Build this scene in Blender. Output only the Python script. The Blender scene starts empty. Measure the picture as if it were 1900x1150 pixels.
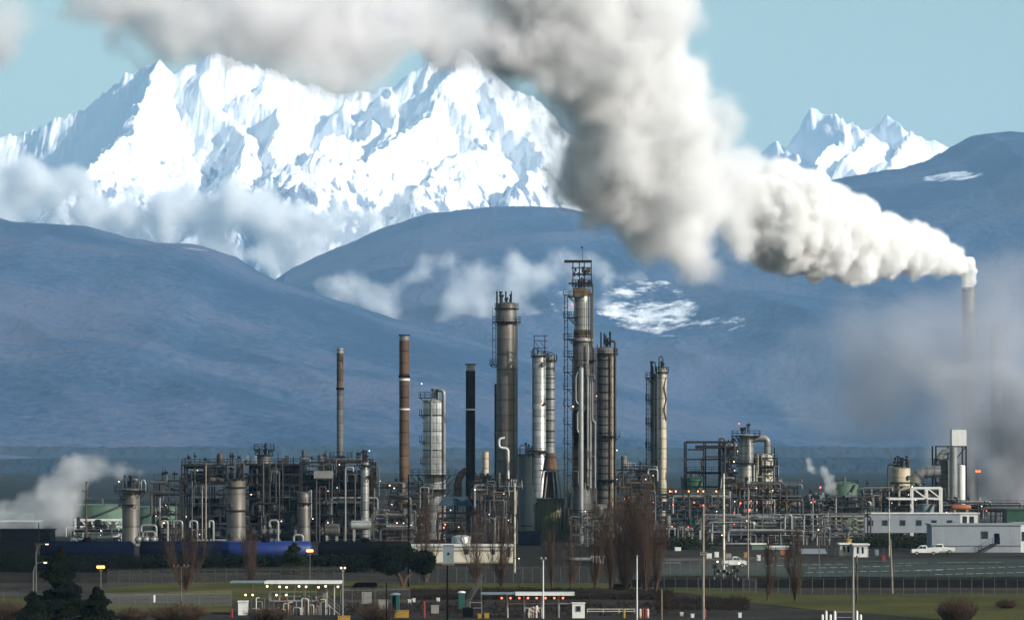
import bpy, bmesh, math, random
import numpy as np
from mathutils import Vector, Matrix, noise as mnoise
R = math.radians
random.seed(7)
sc = bpy.context.scene
COL = sc.collection
# ---------------------------------------------------------------- camera
F = 7000.0; HZ = 850.0; CX = 950.0; CH = 17.8
cam_d = bpy.data.cameras.new('camera'); cam = bpy.data.objects.new('camera', cam_d); COL.objects.link(cam)
cam.location = (0, 0, CH); cam.rotation_euler = (R(90), 0, 0)
cam_d.sensor_width = 36.0; cam_d.lens = 36.0*F/1900.0
cam_d.shift_y = (HZ-575.0)/1900.0
cam_d.clip_start = 1.0; cam_d.clip_end = 120000
sc.camera = cam
# ---------------------------------------------------------------- sky and sun
SUN_EL = 26.0
SUN_DIR = Vector((0.84, -0.54, 0)).normalized()*math.cos(R(SUN_EL)) + Vector((0, 0, math.sin(R(SUN_EL))))
w = bpy.data.worlds.new('World'); sc.world = w; w.use_nodes = True
nt = w.node_tree; nt.nodes.clear()
sky = nt.nodes.new('ShaderNodeTexSky'); sky.sky_type = 'NISHITA'; sky.sun_disc = False
sky.sun_elevation = R(SUN_EL); sky.sun_rotation = math.atan2(SUN_DIR.x, SUN_DIR.y)
sky.altitude = 0; sky.air_density = 1.0; sky.dust_density = 1.6; sky.ozone_density = 2.2
bg = nt.nodes.new('ShaderNodeBackground'); bg.inputs['Strength'].default_value = 0.105
wo = nt.nodes.new('ShaderNodeOutputWorld')
tint = nt.nodes.new('ShaderNodeMix'); tint.data_type = 'RGBA'; tint.blend_type = 'MULTIPLY'; tint.inputs[0].default_value = 1.0; tint.inputs[7].default_value = (1.20, 1.16, .84, 1)
nt.links.new(sky.outputs[0], tint.inputs[6]); nt.links.new(tint.outputs[2], bg.inputs['Color']); nt.links.new(bg.outputs[0], wo.inputs['Surface'])
sun_d = bpy.data.lights.new('sun', 'SUN'); sun = bpy.data.objects.new('sun', sun_d); COL.objects.link(sun)
sun_d.energy = 5.0; sun_d.angle = R(0.6); sun_d.color = (1.0, 0.97, 0.93)
sun.rotation_euler = SUN_DIR.to_track_quat('Z', 'Y').to_euler(); sun.location = (0, 0, 300)
sc.view_settings.view_transform = 'Standard'; sc.view_settings.look = 'None'
sc.view_settings.exposure = 0.46; sc.view_settings.gamma = 1.0
# ---------------------------------------------------------------- render settings
sc.render.engine = 'CYCLES'; cy = sc.cycles
cy.max_bounces = 16; cy.diffuse_bounces = 3; cy.glossy_bounces = 3; cy.volume_bounces = 6
cy.transparent_max_bounces = 32; cy.transmission_bounces = 3
cy.use_denoising = True; cy.denoiser = 'OPENIMAGEDENOISE'
cy.volume_step_rate = 1.5; cy.volume_max_steps = 200; cy.use_adaptive_sampling = True; cy.adaptive_threshold = 0.04
cy.sample_clamp_indirect = 6.0
# ---------------------------------------------------------------- helpers
def P(px, py, Y): return Vector(((px-CX)*Y/F, Y, CH+(HZ-py)*Y/F))
def GX(px, Y): return (px-CX)*Y/F
def GZ(py, Y): return CH+(HZ-py)*Y/F
def GY(py): return CH*F/(py-HZ)          # distance at which flat ground shows at picture row py
def tag(o, label=None, cat=None, group=None, kind=None):
    if label: o['label'] = label
    if cat: o['category'] = cat
    if group: o['group'] = group
    if kind: o['kind'] = kind
    return o
def empty(name, loc, label=None, cat=None, group=None):
    o = bpy.data.objects.new(name, None); COL.objects.link(o); o.location = loc; o.empty_display_size = 0.5
    return tag(o, label, cat, group)
def mesh_obj(name, verts, faces, mat, parent=None, smooth=False, loc=None):
    me = bpy.data.meshes.new(name)
    me.from_pydata([tuple(v) for v in verts], [], faces); me.validate(); me.update()
    if smooth: me.polygons.foreach_set('use_smooth', [True]*len(me.polygons))
    if mat: me.materials.append(mat)
    o = bpy.data.objects.new(name, me); COL.objects.link(o)
    if loc is not None: o.location = loc
    if parent is not None: o.parent = parent
    return o
class NT:
    """tiny node-tree helper"""
    def __init__(s, m): s.nt = m.node_tree; s.nt.nodes.clear(); s.out = s.nt.nodes.new('ShaderNodeOutputMaterial')
    def n(s, t, **kw):
        x = s.nt.nodes.new(t)
        for k, v in kw.items():
            if k in x.inputs: x.inputs[k].default_value = v
            else: setattr(x, k, v)
        return x
    def l(s, a, b): s.nt.links.new(a, b)
    def ramp(s, fac, stops, interp='LINEAR'):
        r = s.n('ShaderNodeValToRGB'); r.color_ramp.interpolation = interp
        e = r.color_ramp.elements
        while len(e) < len(stops): e.new(0.5)
        for i, (p, c) in enumerate(stops): e[i].position = p; e[i].color = (c[0], c[1], c[2], 1)
        s.l(fac, r.inputs['Fac']); return r
def new_mat(name):
    m = bpy.data.materials.new(name); m.use_nodes = True; return m
def vol_mat(name, dens, color=(1, 1, 1), aniso=0.0, absorb=None):
    m = new_mat(name); t = NT(m)
    v = t.n('ShaderNodeVolumePrincipled'); v.inputs['Color'].default_value = (*color, 1)
    v.inputs['Density'].default_value = dens; v.inputs['Anisotropy'].default_value = aniso
    if absorb is not None: v.inputs['Absorption Color'].default_value = (*absorb, 1)
    t.l(v.outputs[0], t.out.inputs['Volume']); return m
# ---------------------------------------------------------------- noise on arrays
def _hash(ix, iy, s):
    h = (ix.astype(np.int64)*374761393 + iy.astype(np.int64)*668265263 + s*1442695041) & 0xffffffff
    h = ((h ^ (h >> 13))*1274126177) & 0xffffffff
    return ((h ^ (h >> 16)) & 0xffff)/65535.0
def vnoise(x, y, s=0):
    ix = np.floor(x); iy = np.floor(y); fx = x-ix; fy = y-iy
    fx = fx*fx*fx*(fx*(fx*6-15)+10); fy = fy*fy*fy*(fy*(fy*6-15)+10)
    a = _hash(ix, iy, s); b = _hash(ix+1, iy, s); c = _hash(ix, iy+1, s); d = _hash(ix+1, iy+1, s)
    return (a*(1-fx)+b*fx)*(1-fy)+(c*(1-fx)+d*fx)*fy
def fbm(x, y, o=5, s=0, g=0.5):
    t = 0; a = 1; n = 0
    for k in range(o): t = t+a*(vnoise(x, y, s+k*17)*2-1); n += a; a *= g; x = x*2.03+11.3; y = y*2.03+7.7
    return t/n
def ridged(x, y, o=5, s=0, g=0.5):
    t = 0; a = 1; n = 0
    for k in range(o): t = t+a*(1-np.abs(vnoise(x, y, s+k*17)*2-1)*2); n += a; a *= g; x = x*2.07+5.1; y = y*2.07+9.2
    return t/n
def grid_obj(name, X, Y, Z, mat, smooth=True):
    nr, nc = X.shape
    me = bpy.data.meshes.new(name)
    co = np.stack([X, Y, Z], -1).reshape(-1, 3).astype(np.float32)
    i = np.arange(nr*nc).reshape(nr, nc)
    q = np.stack([i[:-1, :-1], i[:-1, 1:], i[1:, 1:], i[1:, :-1]], -1).reshape(-1, 4)
    me.vertices.add(len(co)); me.vertices.foreach_set('co', co.ravel())
    me.loops.add(q.size); me.loops.foreach_set('vertex_index', q.ravel().astype(np.int32))
    me.polygons.add(len(q)); me.polygons.foreach_set('loop_start', np.arange(0, q.size, 4, dtype=np.int32))
    me.polygons.foreach_set('loop_total', np.full(len(q), 4, dtype=np.int32))
    me.polygons.foreach_set('use_smooth', np.full(len(q), smooth, dtype=bool))
    me.update(calc_edges=True); me.validate()
    me.materials.append(mat)
    o = bpy.data.objects.new(name, me); COL.objects.link(o); return o
def tent(X, Y, paths, slope_side, D0):
    """height field: highest of many sloping roofs whose ridges follow the given 3-D paths"""
    Z = np.full(X.shape, -3000.0)
    for path, sl in paths:
        pts = [P(a, b, c) for a, b, c in path]
        for p, q in zip(pts[:-1], pts[1:]):
            dx, dy = q.x-p.x, q.y-p.y; L2 = dx*dx+dy*dy
            t = np.clip(((X-p.x)*dx+(Y-p.y)*dy)/L2, 0, 1)
            d = np.sqrt((X-p.x-t*dx)**2+(Y-p.y-t*dy)**2)
            Z = np.maximum(Z, p.z+t*(q.z-p.z)-sl*d)
    return Z
# ---------------------------------------------------------------- materials of the far land
def snow_mat():
    m = new_mat('snow_and_rock'); t = NT(m)
    geo = t.n('ShaderNodeNewGeometry'); sep = t.n('ShaderNodeSeparateXYZ'); t.l(geo.outputs['Normal'], sep.inputs[0])
    tc = t.n('ShaderNodeTexCoord'); mp = t.n('ShaderNodeMapping'); mp.inputs['Scale'].default_value = (1/55, 1/150, 1/100)
    t.l(tc.outputs['Object'], mp.inputs[0])
    nz = t.n('ShaderNodeTexNoise', Scale=1.0, Detail=8.0, Roughness=0.65); t.l(mp.outputs[0], nz.inputs['Vector'])
    pz = t.n('ShaderNodeSeparateXYZ'); t.l(tc.outputs['Object'], pz.inputs[0])
    hh = t.n('ShaderNodeMapRange'); hh.inputs['From Min'].default_value = 1150; hh.inputs['From Max'].default_value = 1800
    hh.inputs['To Min'].default_value = -0.12; hh.inputs['To Max'].default_value = 0.16; t.l(pz.outputs['Z'], hh.inputs['Value'])
    a = t.n('ShaderNodeMath', operation='ADD'); t.l(nz.outputs['Fac'], a.inputs[0]); t.l(hh.outputs[0], a.inputs[1])
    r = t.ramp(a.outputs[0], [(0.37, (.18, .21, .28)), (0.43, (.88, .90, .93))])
    b = t.n('ShaderNodeBsdfPrincipled', Roughness=0.9); t.l(r.outputs[0], b.inputs['Base Color'])
    bp = t.n('ShaderNodeBump', Strength=0.55, Distance=34.0); t.l(nz.outputs['Fac'], bp.inputs['Height']); t.l(bp.outputs[0], b.inputs['Normal'])
    t.l(b.outputs[0], t.out.inputs['Surface']); return m
def forest_mat(name, patches=(), base=((.014, .036, .084), (.032, .062, .122), (.076, .086, .138))):  # default base is bluer than forest: distance haze is put into the colour
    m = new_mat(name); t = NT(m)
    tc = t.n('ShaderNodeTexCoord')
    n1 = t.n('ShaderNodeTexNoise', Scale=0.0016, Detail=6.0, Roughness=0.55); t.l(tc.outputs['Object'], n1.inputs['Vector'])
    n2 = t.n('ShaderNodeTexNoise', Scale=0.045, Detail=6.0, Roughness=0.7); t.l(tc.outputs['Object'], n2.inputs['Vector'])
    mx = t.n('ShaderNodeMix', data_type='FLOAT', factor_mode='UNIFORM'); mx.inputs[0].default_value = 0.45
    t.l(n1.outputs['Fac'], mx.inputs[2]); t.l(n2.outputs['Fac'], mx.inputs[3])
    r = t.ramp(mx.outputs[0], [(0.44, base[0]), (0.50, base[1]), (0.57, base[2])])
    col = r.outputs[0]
    if patches:
        mp = t.n('ShaderNodeMapping'); mp.inputs['Scale'].default_value = (1/120, 1/120, 1/50)
        mp.inputs['Rotation'].default_value = (0, R(18), 0)
        t.l(tc.outputs['Object'], mp.inputs[0])
        n3 = t.n('ShaderNodeTexNoise', Scale=1.0, Detail=7.0, Roughness=0.72); t.l(mp.outputs[0], n3.inputs['Vector'])
        acc = None
        for (px, py, Y, rx, rz, gain) in patches:
            c = P(px, py, Y)
            s = t.n('ShaderNodeVectorMath', operation='SUBTRACT'); t.l(tc.outputs['Object'], s.inputs[0]); s.inputs[1].default_value = (c.x, 0, c.z)
            k = t.n('ShaderNodeVectorMath', operation='MULTIPLY'); t.l(s.outputs[0], k.inputs[0]); k.inputs[1].default_value = (1/(rx*Y/F), 0, 1/(rz*Y/F))
            ln = t.n('ShaderNodeVectorMath', operation='LENGTH'); t.l(k.outputs[0], ln.inputs[0])
            mr = t.n('ShaderNodeMapRange', interpolation_type='SMOOTHSTEP'); mr.inputs['From Min'].default_value = 0.55; mr.inputs['From Max'].default_value = 1.15
            mr.inputs['To Min'].default_value = gain; mr.inputs['To Max'].default_value = 0.0; t.l(ln.outputs['Value'], mr.inputs['Value'])
            if acc is None: acc = mr.outputs[0]
            else:
                q = t.n('ShaderNodeMath', operation='MAXIMUM'); t.l(acc, q.inputs[0]); t.l(mr.outputs[0], q.inputs[1]); acc = q.outputs[0]
        ad = t.n('ShaderNodeMath', operation='ADD'); t.l(n3.outputs['Fac'], ad.inputs[0]); t.l(acc, ad.inputs[1])
        sr = t.n('ShaderNodeMapRange'); sr.inputs['From Min'].default_value = 0.76; sr.inputs['From Max'].default_value = 0.90; t.l(ad.outputs[0], sr.inputs['Value'])
        mc = t.n('ShaderNodeMix', data_type='RGBA'); t.l(sr.outputs[0], mc.inputs[0]); t.l(col, mc.inputs[6]); mc.inputs[7].default_value = (.85, .87, .9, 1); col = mc.outputs[2]
    b = t.n('ShaderNodeBsdfPrincipled', Roughness=1.0); b.inputs['Specular IOR Level'].default_value = 0.1; t.l(col, b.inputs['Base Color'])
    bp = t.n('ShaderNodeBump', Strength=0.45, Distance=22.0); t.l(n2.outputs['Fac'], bp.inputs['Height']); t.l(bp.outputs[0], b.inputs['Normal'])
    t.l(b.outputs[0], t.out.inputs['Surface']); return m
# ---------------------------------------------------------------- snow mountains
M_SNOW = snow_mat()
def snow_range(name, x0, x1, Yf, Yb, nx, ny, paths, amp, seed):
    xs = np.linspace(x0, x1, nx); ys = np.concatenate([np.linspace(Yf, Yb-900, ny), np.linspace(Yb-850, Yb+1800, ny//5)])
    X, Y = np.meshgrid(xs, ys)
    wx = X+260*fbm(X/700, Y/700, 5, seed); wy = Y+260*fbm(X/900, Y/900, 4, seed+50)
    Z = tent(wx, wy, paths, 1.0, 0)
    Z = Z+amp*(ridged(X/520+0.35*fbm(X/700, Y/700, 3, 5), Y/1500, 6, seed+3, 0.55)-0.25)+amp*0.33*ridged(X/170, Y/240, 5, seed+9)+amp*.16*fbm(X/55, Y/70, 4, seed+19)
    Z = np.maximum(Z, 0)
    o = grid_obj(name, X, Y, Z, M_SNOW); tag(o, kind='structure'); return o
A = 20000
main_crest = [(-160,330,A),(0,282,A),(40,258,A),(90,246,A),(120,222,A),(160,214,A),(190,200,A),(230,184,A),(262,155,A),(285,168,A),(300,132,A),(325,115,A),(345,122,A),(365,142,A),(385,138,A),(395,104,A),(430,122,A),(480,130,A),(530,142,A),(600,160,A),(650,168,A),(700,160,A),(750,132,A),(800,107,A),(857,96,A),(890,104,A),(915,116,A),(935,165,A),(965,230,A),(1010,300,A),(1100,380,A),(1250,430,A)]
spurs = [
 ([(325,115,A),(290,175,A-693),(240,235,A-1155),(190,290,A-1617),(150,350,A-2079),(110,420,A-2618)], 1.15),
 ([(395,104,A),(400,190,A-616),(430,260,A-1155),(420,330,A-1694),(380,400,A-2233)], 1.0),
 ([(480,130,A),(500,220,A-693),(500,300,A-1309),(490,360,A-1925)], 0.95),
 ([(857,96,A),(836,158,A-539),(790,215,A-924),(720,250,A-1309),(640,290,A-1694),(560,345,A-2233)], 1.1),
 ([(836,158,A-539),(850,230,A-1001),(820,290,A-1386),(770,350,A-1925)], 1.05),
 ([(915,116,A),(925,210,A-616),(960,290,A-1155),(990,370,A-1771)], 1.05),
 ([(650,168,A),(660,230,A-616),(600,290,A-1155)], 0.9),
 ([(700,160,A),(740,230,A-616),(700,310,A-1309),(680,370,A-1925)], 0.95),
]
snow_range('mountains', GX(-170, A), GX(1260, A), 16800, A, 900, 420, [(main_crest, 0.95)]+spurs, 90, 11)
B = 23000
right_crest = [(1250,330,B),(1380,285,B),(1405,272,B),(1440,258,B),(1470,262,B),(1500,245,B),(1530,214,B),(1552,203,B),(1580,222,B),(1615,248,B),(1640,240,B),(1670,222,B),(1700,242,B),(1730,252,B),(1780,262,B),(1830,290,B),(1900,330,B),(2050,360,B)]
rspurs = [([(1552,203,B),(1545,270,B-770),(1500,340,B-1694)], 1.1), ([(1552,203,B),(1600,280,B-924),(1620,360,B-1848)], 1.1), ([(1670,222,B),(1660,290,B-924),(1700,350,B-1771)], 1.0), ([(1440,258,B),(1420,320,B-1001)], 1.0)]
snow_range('mountains', GX(1230, B), GX(2080, B), 20200, B, 420, 180, [(right_crest, 0.95)]+rspurs, 90, 23)
# ---------------------------------------------------------------- wooded hills
def hill(name, prof, Y0, depth, mat, amp, seed, nx=900, ny=240):
    px = np.array([p[0] for p in prof], float); pz = np.array([GZ(p[1], Y0) for p in prof])
    pxs = np.linspace(px[0], px[-1], nx)
    fr = np.concatenate([np.linspace(0, 1, ny), np.linspace(1.03, 1.8, 12)])
    U, V = np.meshgrid(pxs, fr)
    Yg = Y0-depth*(1-V)
    X = (U-CX)*Y0/F
    crest = np.interp(pxs, px, pz)[None, :]*np.ones_like(V)
    sh = np.where(V <= 1, np.sin(np.clip(V, 0, 1)*math.pi/2)**1.15, 1-(V-1)*0.6)
    e = np.clip(1-V, 0, 1)*np.clip(V*4, 0, 1)
    Z = crest*sh+amp*e*2.0*(ridged(X/2100+Yg/5000, Yg/2600, 5, seed, 0.5)-0.3)+amp*0.05*np.clip(V*3, 0, 1)*fbm(X/160, Yg/160, 4, seed+5)
    Z = Z+(np.random.RandomState(seed).rand(*Z.shape)-0.3)*(1.6+10*np.clip(V*6-5, 0, 1))*np.clip(V*4, 0, 1)+7*np.clip(V*6-5, 0, 1)*fbm(X/45, Yg/300, 3, seed+31)
    o = grid_obj(name, X, Yg, np.maximum(Z, -2), mat); tag(o, kind='structure'); return o
C1, C2 = 14000, 10500
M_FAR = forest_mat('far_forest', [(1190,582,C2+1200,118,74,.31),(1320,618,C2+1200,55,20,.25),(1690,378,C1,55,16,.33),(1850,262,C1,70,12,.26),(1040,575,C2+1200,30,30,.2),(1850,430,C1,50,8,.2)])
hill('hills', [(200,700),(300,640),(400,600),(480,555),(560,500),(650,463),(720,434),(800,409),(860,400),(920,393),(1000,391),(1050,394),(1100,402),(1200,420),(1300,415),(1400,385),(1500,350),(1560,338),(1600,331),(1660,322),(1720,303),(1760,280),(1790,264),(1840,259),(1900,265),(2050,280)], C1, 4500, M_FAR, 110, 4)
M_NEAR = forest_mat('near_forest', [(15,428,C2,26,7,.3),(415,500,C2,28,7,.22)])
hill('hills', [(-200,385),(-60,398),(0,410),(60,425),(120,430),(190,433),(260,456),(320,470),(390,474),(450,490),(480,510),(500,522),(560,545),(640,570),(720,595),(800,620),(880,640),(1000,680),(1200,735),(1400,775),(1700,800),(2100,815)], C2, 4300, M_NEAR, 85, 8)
# ---------------------------------------------------------------- mesh kit
class MB:
    def __init__(s): s.V = []; s.F = []
    def box(s, x0, x1, y0, y1, z0, z1):
        b = len(s.V)
        s.V += [(x0,y0,z0),(x1,y0,z0),(x1,y1,z0),(x0,y1,z0),(x0,y0,z1),(x1,y0,z1),(x1,y1,z1),(x0,y1,z1)]
        s.F += [(b+3,b+2,b+1,b),(b+4,b+5,b+6,b+7),(b,b+1,b+5,b+4),(b+1,b+2,b+6,b+5),(b+2,b+3,b+7,b+6),(b+3,b,b+4,b+7)]; return s
    def boxc(s, c, sx, sy, sz, rz=0):
        b = len(s.V); s.box(-sx/2, sx/2, -sy/2, sy/2, -sz/2, sz/2)
        ca, sa = math.cos(rz), math.sin(rz)
        for i in range(b, len(s.V)):
            x, y, z = s.V[i]; s.V[i] = (c[0]+x*ca-y*sa, c[1]+x*sa+y*ca, c[2]+z)
        return s
    def sweep(s, pts, rad, n=8, cap=True, ph=0.0):
        pts = [Vector(p) for p in pts]; b = len(s.V); m = len(pts)
        if not hasattr(rad, '__len__'): rad = [rad]*m
        up = None
        for i, p in enumerate(pts):
            t = ((pts[min(i+1, m-1)]-p).normalized()+(p-pts[max(i-1, 0)]).normalized())
            if t.length < 1e-6: t = pts[min(i+1, m-1)]-p
            t.normalize()
            if up is None:
                up = Vector((0, 0, 1)) if abs(t.z) < 0.9 else Vector((0, 1, 0))
            u = up-t*up.dot(t)
            if u.length < 1e-4: u = t.orthogonal()
            u.normalize(); v = t.cross(u); up = u
            for k in range(n):
                a = 2*math.pi*k/n+ph; q = p+(u*math.cos(a)+v*math.sin(a))*rad[i]; s.V.append((q.x, q.y, q.z))
        for i in range(m-1):
            for k in range(n):
                s.F.append((b+i*n+k, b+i*n+(k+1) % n, b+(i+1)*n+(k+1) % n, b+(i+1)*n+k))
        if cap: s.F.append(tuple(b+k for k in range(n))[::-1]); s.F.append(tuple(b+(m-1)*n+k for k in range(n)))
        return s
    def tube(s, a, b, r, r2=None, n=8): return s.sweep([a, b], [r, r if r2 is None else r2], n)
    def beam(s, a, b, w): return s.sweep([a, b], w*0.7071, 4, ph=math.pi/4)
    def pipe(s, pts, r, n=8, bend=None):
        """round pipe with swept elbows"""
        pts = [Vector(p) for p in pts]; out = [pts[0]]; bend = bend or r*2.6
        for a, p, c in zip(pts[:-2], pts[1:-1], pts[2:]):
            l1, l2 = (a-p).length, (c-p).length; d = min(bend, l1*0.45, l2*0.45)
            A, B = p+(a-p).normalized()*d, p+(c-p).normalized()*d
            for k in range(5):
                t = k/4; out.append(A*(1-t)**2+p*2*t*(1-t)+B*t*t)
        out.append(pts[-1]); return s.sweep(out, r, n)
    def lathe(s, c, prof, n=24):
        b = len(s.V)
        for r, z in prof:
            for k in range(n):
                a = 2*math.pi*k/n; s.V.append((c[0]+r*math.cos(a), c[1]+r*math.sin(a), c[2]+z))
        for i in range(len(prof)-1):
            for k in range(n): s.F.append((b+i*n+k, b+i*n+(k+1) % n, b+(i+1)*n+(k+1) % n, b+(i+1)*n+k))
        s.F.append(tuple(b+k for k in range(n))[::-1]); s.F.append(tuple(b+(len(prof)-1)*n+k for k in range(n))); return s
    def arc(s, c, ri, ro, z0, z1, a0=0, a1=360, n=18):
        b = len(s.V); full = abs(a1-a0) >= 359
        m = n if full else n+1
        for k in range(m):
            a = R(a0+(a1-a0)*k/n); ca, sa = math.cos(a), math.sin(a)
            for r, z in ((ri, z0), (ro, z0), (ro, z1), (ri, z1)): s.V.append((c[0]+r*ca, c[1]+r*sa, c[2]+z))
        for k in range(n):
            j = (k+1) % m
            for q in range(4): s.F.append((b+k*4+q, b+k*4+(q+1) % 4, b+j*4+(q+1) % 4, b+j*4+q))
        if not full:
            s.F.append((b, b+3, b+2, b+1)); e = b+(m-1)*4; s.F.append((e, e+1, e+2, e+3))
        return s
    def ball(s, c, r, n=8): return s.lathe(c, [(r*max(0.02, math.sin(math.pi*i/n)), -r*math.cos(math.pi*i/n)) for i in range(n+1)], 10)
    def quad(s, a, b_, c, d):
        b = len(s.V); s.V += [tuple(a), tuple(b_), tuple(c), tuple(d)]; s.F.append((b, b+1, b+2, b+3)); return s
    def build(s, name, mat, parent=None, smooth=False, loc=None):
        o0 = Vector((0, 0, 0)); q = parent
        while q is not None: o0 = o0+q.location; q = q.parent
        if parent is None and loc is not None: o0 = Vector(loc)
        me = bpy.data.meshes.new(name); V = np.array(s.V, dtype=float)-np.array(o0)
        me.from_pydata(V.tolist(), [], s.F); me.update()
        if smooth:
            try: me.shade_smooth(); me.set_sharp_from_angle(angle=R(38))
            except Exception: pass
        me.materials.append(mat)
        o = bpy.data.objects.new(name, me); COL.objects.link(o)
        if parent is not None: o.parent = parent
        elif loc is not None: o.location = loc
        return o
def copy_tree(o, parent=None):
    c = o.copy(); COL.objects.link(c)
    if parent is not None: c.parent = parent
    for ch in list(o.children): copy_tree(ch, c)
    return c
# ---------------------------------------------------------------- materials
def weathered(name, c1, c2, c3=None, metal=0.0, rough=0.6, seam=None, streak=True, scale=1.0, amt=0.5):
    """base colour with a second colour in blotches and vertical runs; seam = ring spacing in metres"""
    q = .85 if ('white' in name or 'cream' in name or 'tan' in name) else .66; c1, c2 = [tuple(q*v for v in c) for c in (c1, c2)]; c3 = tuple(q*v for v in c3) if c3 else None
    m = new_mat(name); t = NT(m)
    tc = t.n('ShaderNodeTexCoord'); mp = t.n('ShaderNodeMapping')
    mp.inputs['Scale'].default_value = (1.3*scale, 1.3*scale, (0.10 if streak else 0.7)*scale); t.l(tc.outputs['Object'], mp.inputs[0])
    n1 = t.n('ShaderNodeTexNoise', Scale=1.0, Detail=6.0, Roughness=0.65); t.l(mp.outputs[0], n1.inputs['Vector'])
    n2 = t.n('ShaderNodeTexNoise', Scale=0.32*scale, Detail=4.0, Roughness=0.6); t.l(tc.outputs['Object'], n2.inputs['Vector'])
    mx = t.n('ShaderNodeMix', data_type='FLOAT'); mx.inputs[0].default_value = 0.5; t.l(n1.outputs['Fac'], mx.inputs[2]); t.l(n2.outputs['Fac'], mx.inputs[3])
    lo = 0.62-0.28*amt
    r = t.ramp(mx.outputs[0], [(lo-0.10, c1), (lo+0.02, tuple((a+b)/2 for a, b in zip(c1, c2))), (lo+0.11, c2)]+([(lo+0.24, c3)] if c3 else []))
    col = r.outputs[0]
    if seam:
        sp = t.n('ShaderNodeSeparateXYZ'); t.l(tc.outputs['Object'], sp.inputs[0])
        d = t.n('ShaderNodeMath', operation='DIVIDE'); t.l(sp.outputs['Z'], d.inputs[0]); d.inputs[1].default_value = seam
        f = t.n('ShaderNodeMath', operation='FRACT'); t.l(d.outputs[0], f.inputs[0])
        g = t.n('ShaderNodeMath', operation='LESS_THAN'); t.l(f.outputs[0], g.inputs[0]); g.inputs[1].default_value = 0.13
        fl = t.n('ShaderNodeMath', operation='FLOOR'); t.l(d.outputs[0], fl.inputs[0])
        wn = t.n('ShaderNodeTexWhiteNoise', noise_dimensions='1D'); t.l(fl.outputs[0], wn.inputs['W'])
        pr = t.n('ShaderNodeMapRange'); pr.inputs['To Min'].default_value = 0.72; pr.inputs['To Max'].default_value = 1.15; t.l(wn.outputs['Value'], pr.inputs['Value'])
        sub = t.n('ShaderNodeMath', operation='MULTIPLY'); t.l(g.outputs[0], sub.inputs[0]); sub.inputs[1].default_value = 0.45
        k = t.n('ShaderNodeMath', operation='SUBTRACT'); t.l(pr.outputs[0], k.inputs[0]); t.l(sub.outputs[0], k.inputs[1])
        vm = t.n('ShaderNodeVectorMath', operation='SCALE'); t.l(col, vm.inputs[0]); t.l(k.outputs[0], vm.inputs['Scale']); col = vm.outputs[0]
    b = t.n('ShaderNodeBsdfPrincipled', Roughness=rough, Metallic=metal); b.inputs['Specular IOR Level'].default_value = .03 if rough > .84 else .12 if rough > .64 else .4; t.l(col, b.inputs['Base Color'])
    bp = t.n('ShaderNodeBump', Strength=0.35, Distance=0.12); t.l(n1.outputs['Fac'], bp.inputs['Height']); t.l(bp.outputs[0], b.inputs['Normal'])
    t.l(b.outputs[0], t.out.inputs['Surface']); return m
def glow(name, col, s):
    m = new_mat(name); t = NT(m); e = t.n('ShaderNodeEmission'); e.inputs['Color'].default_value = (*col, 1); e.inputs['Strength'].default_value = s
    t.l(e.outputs[0], t.out.inputs['Surface']); return m
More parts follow.
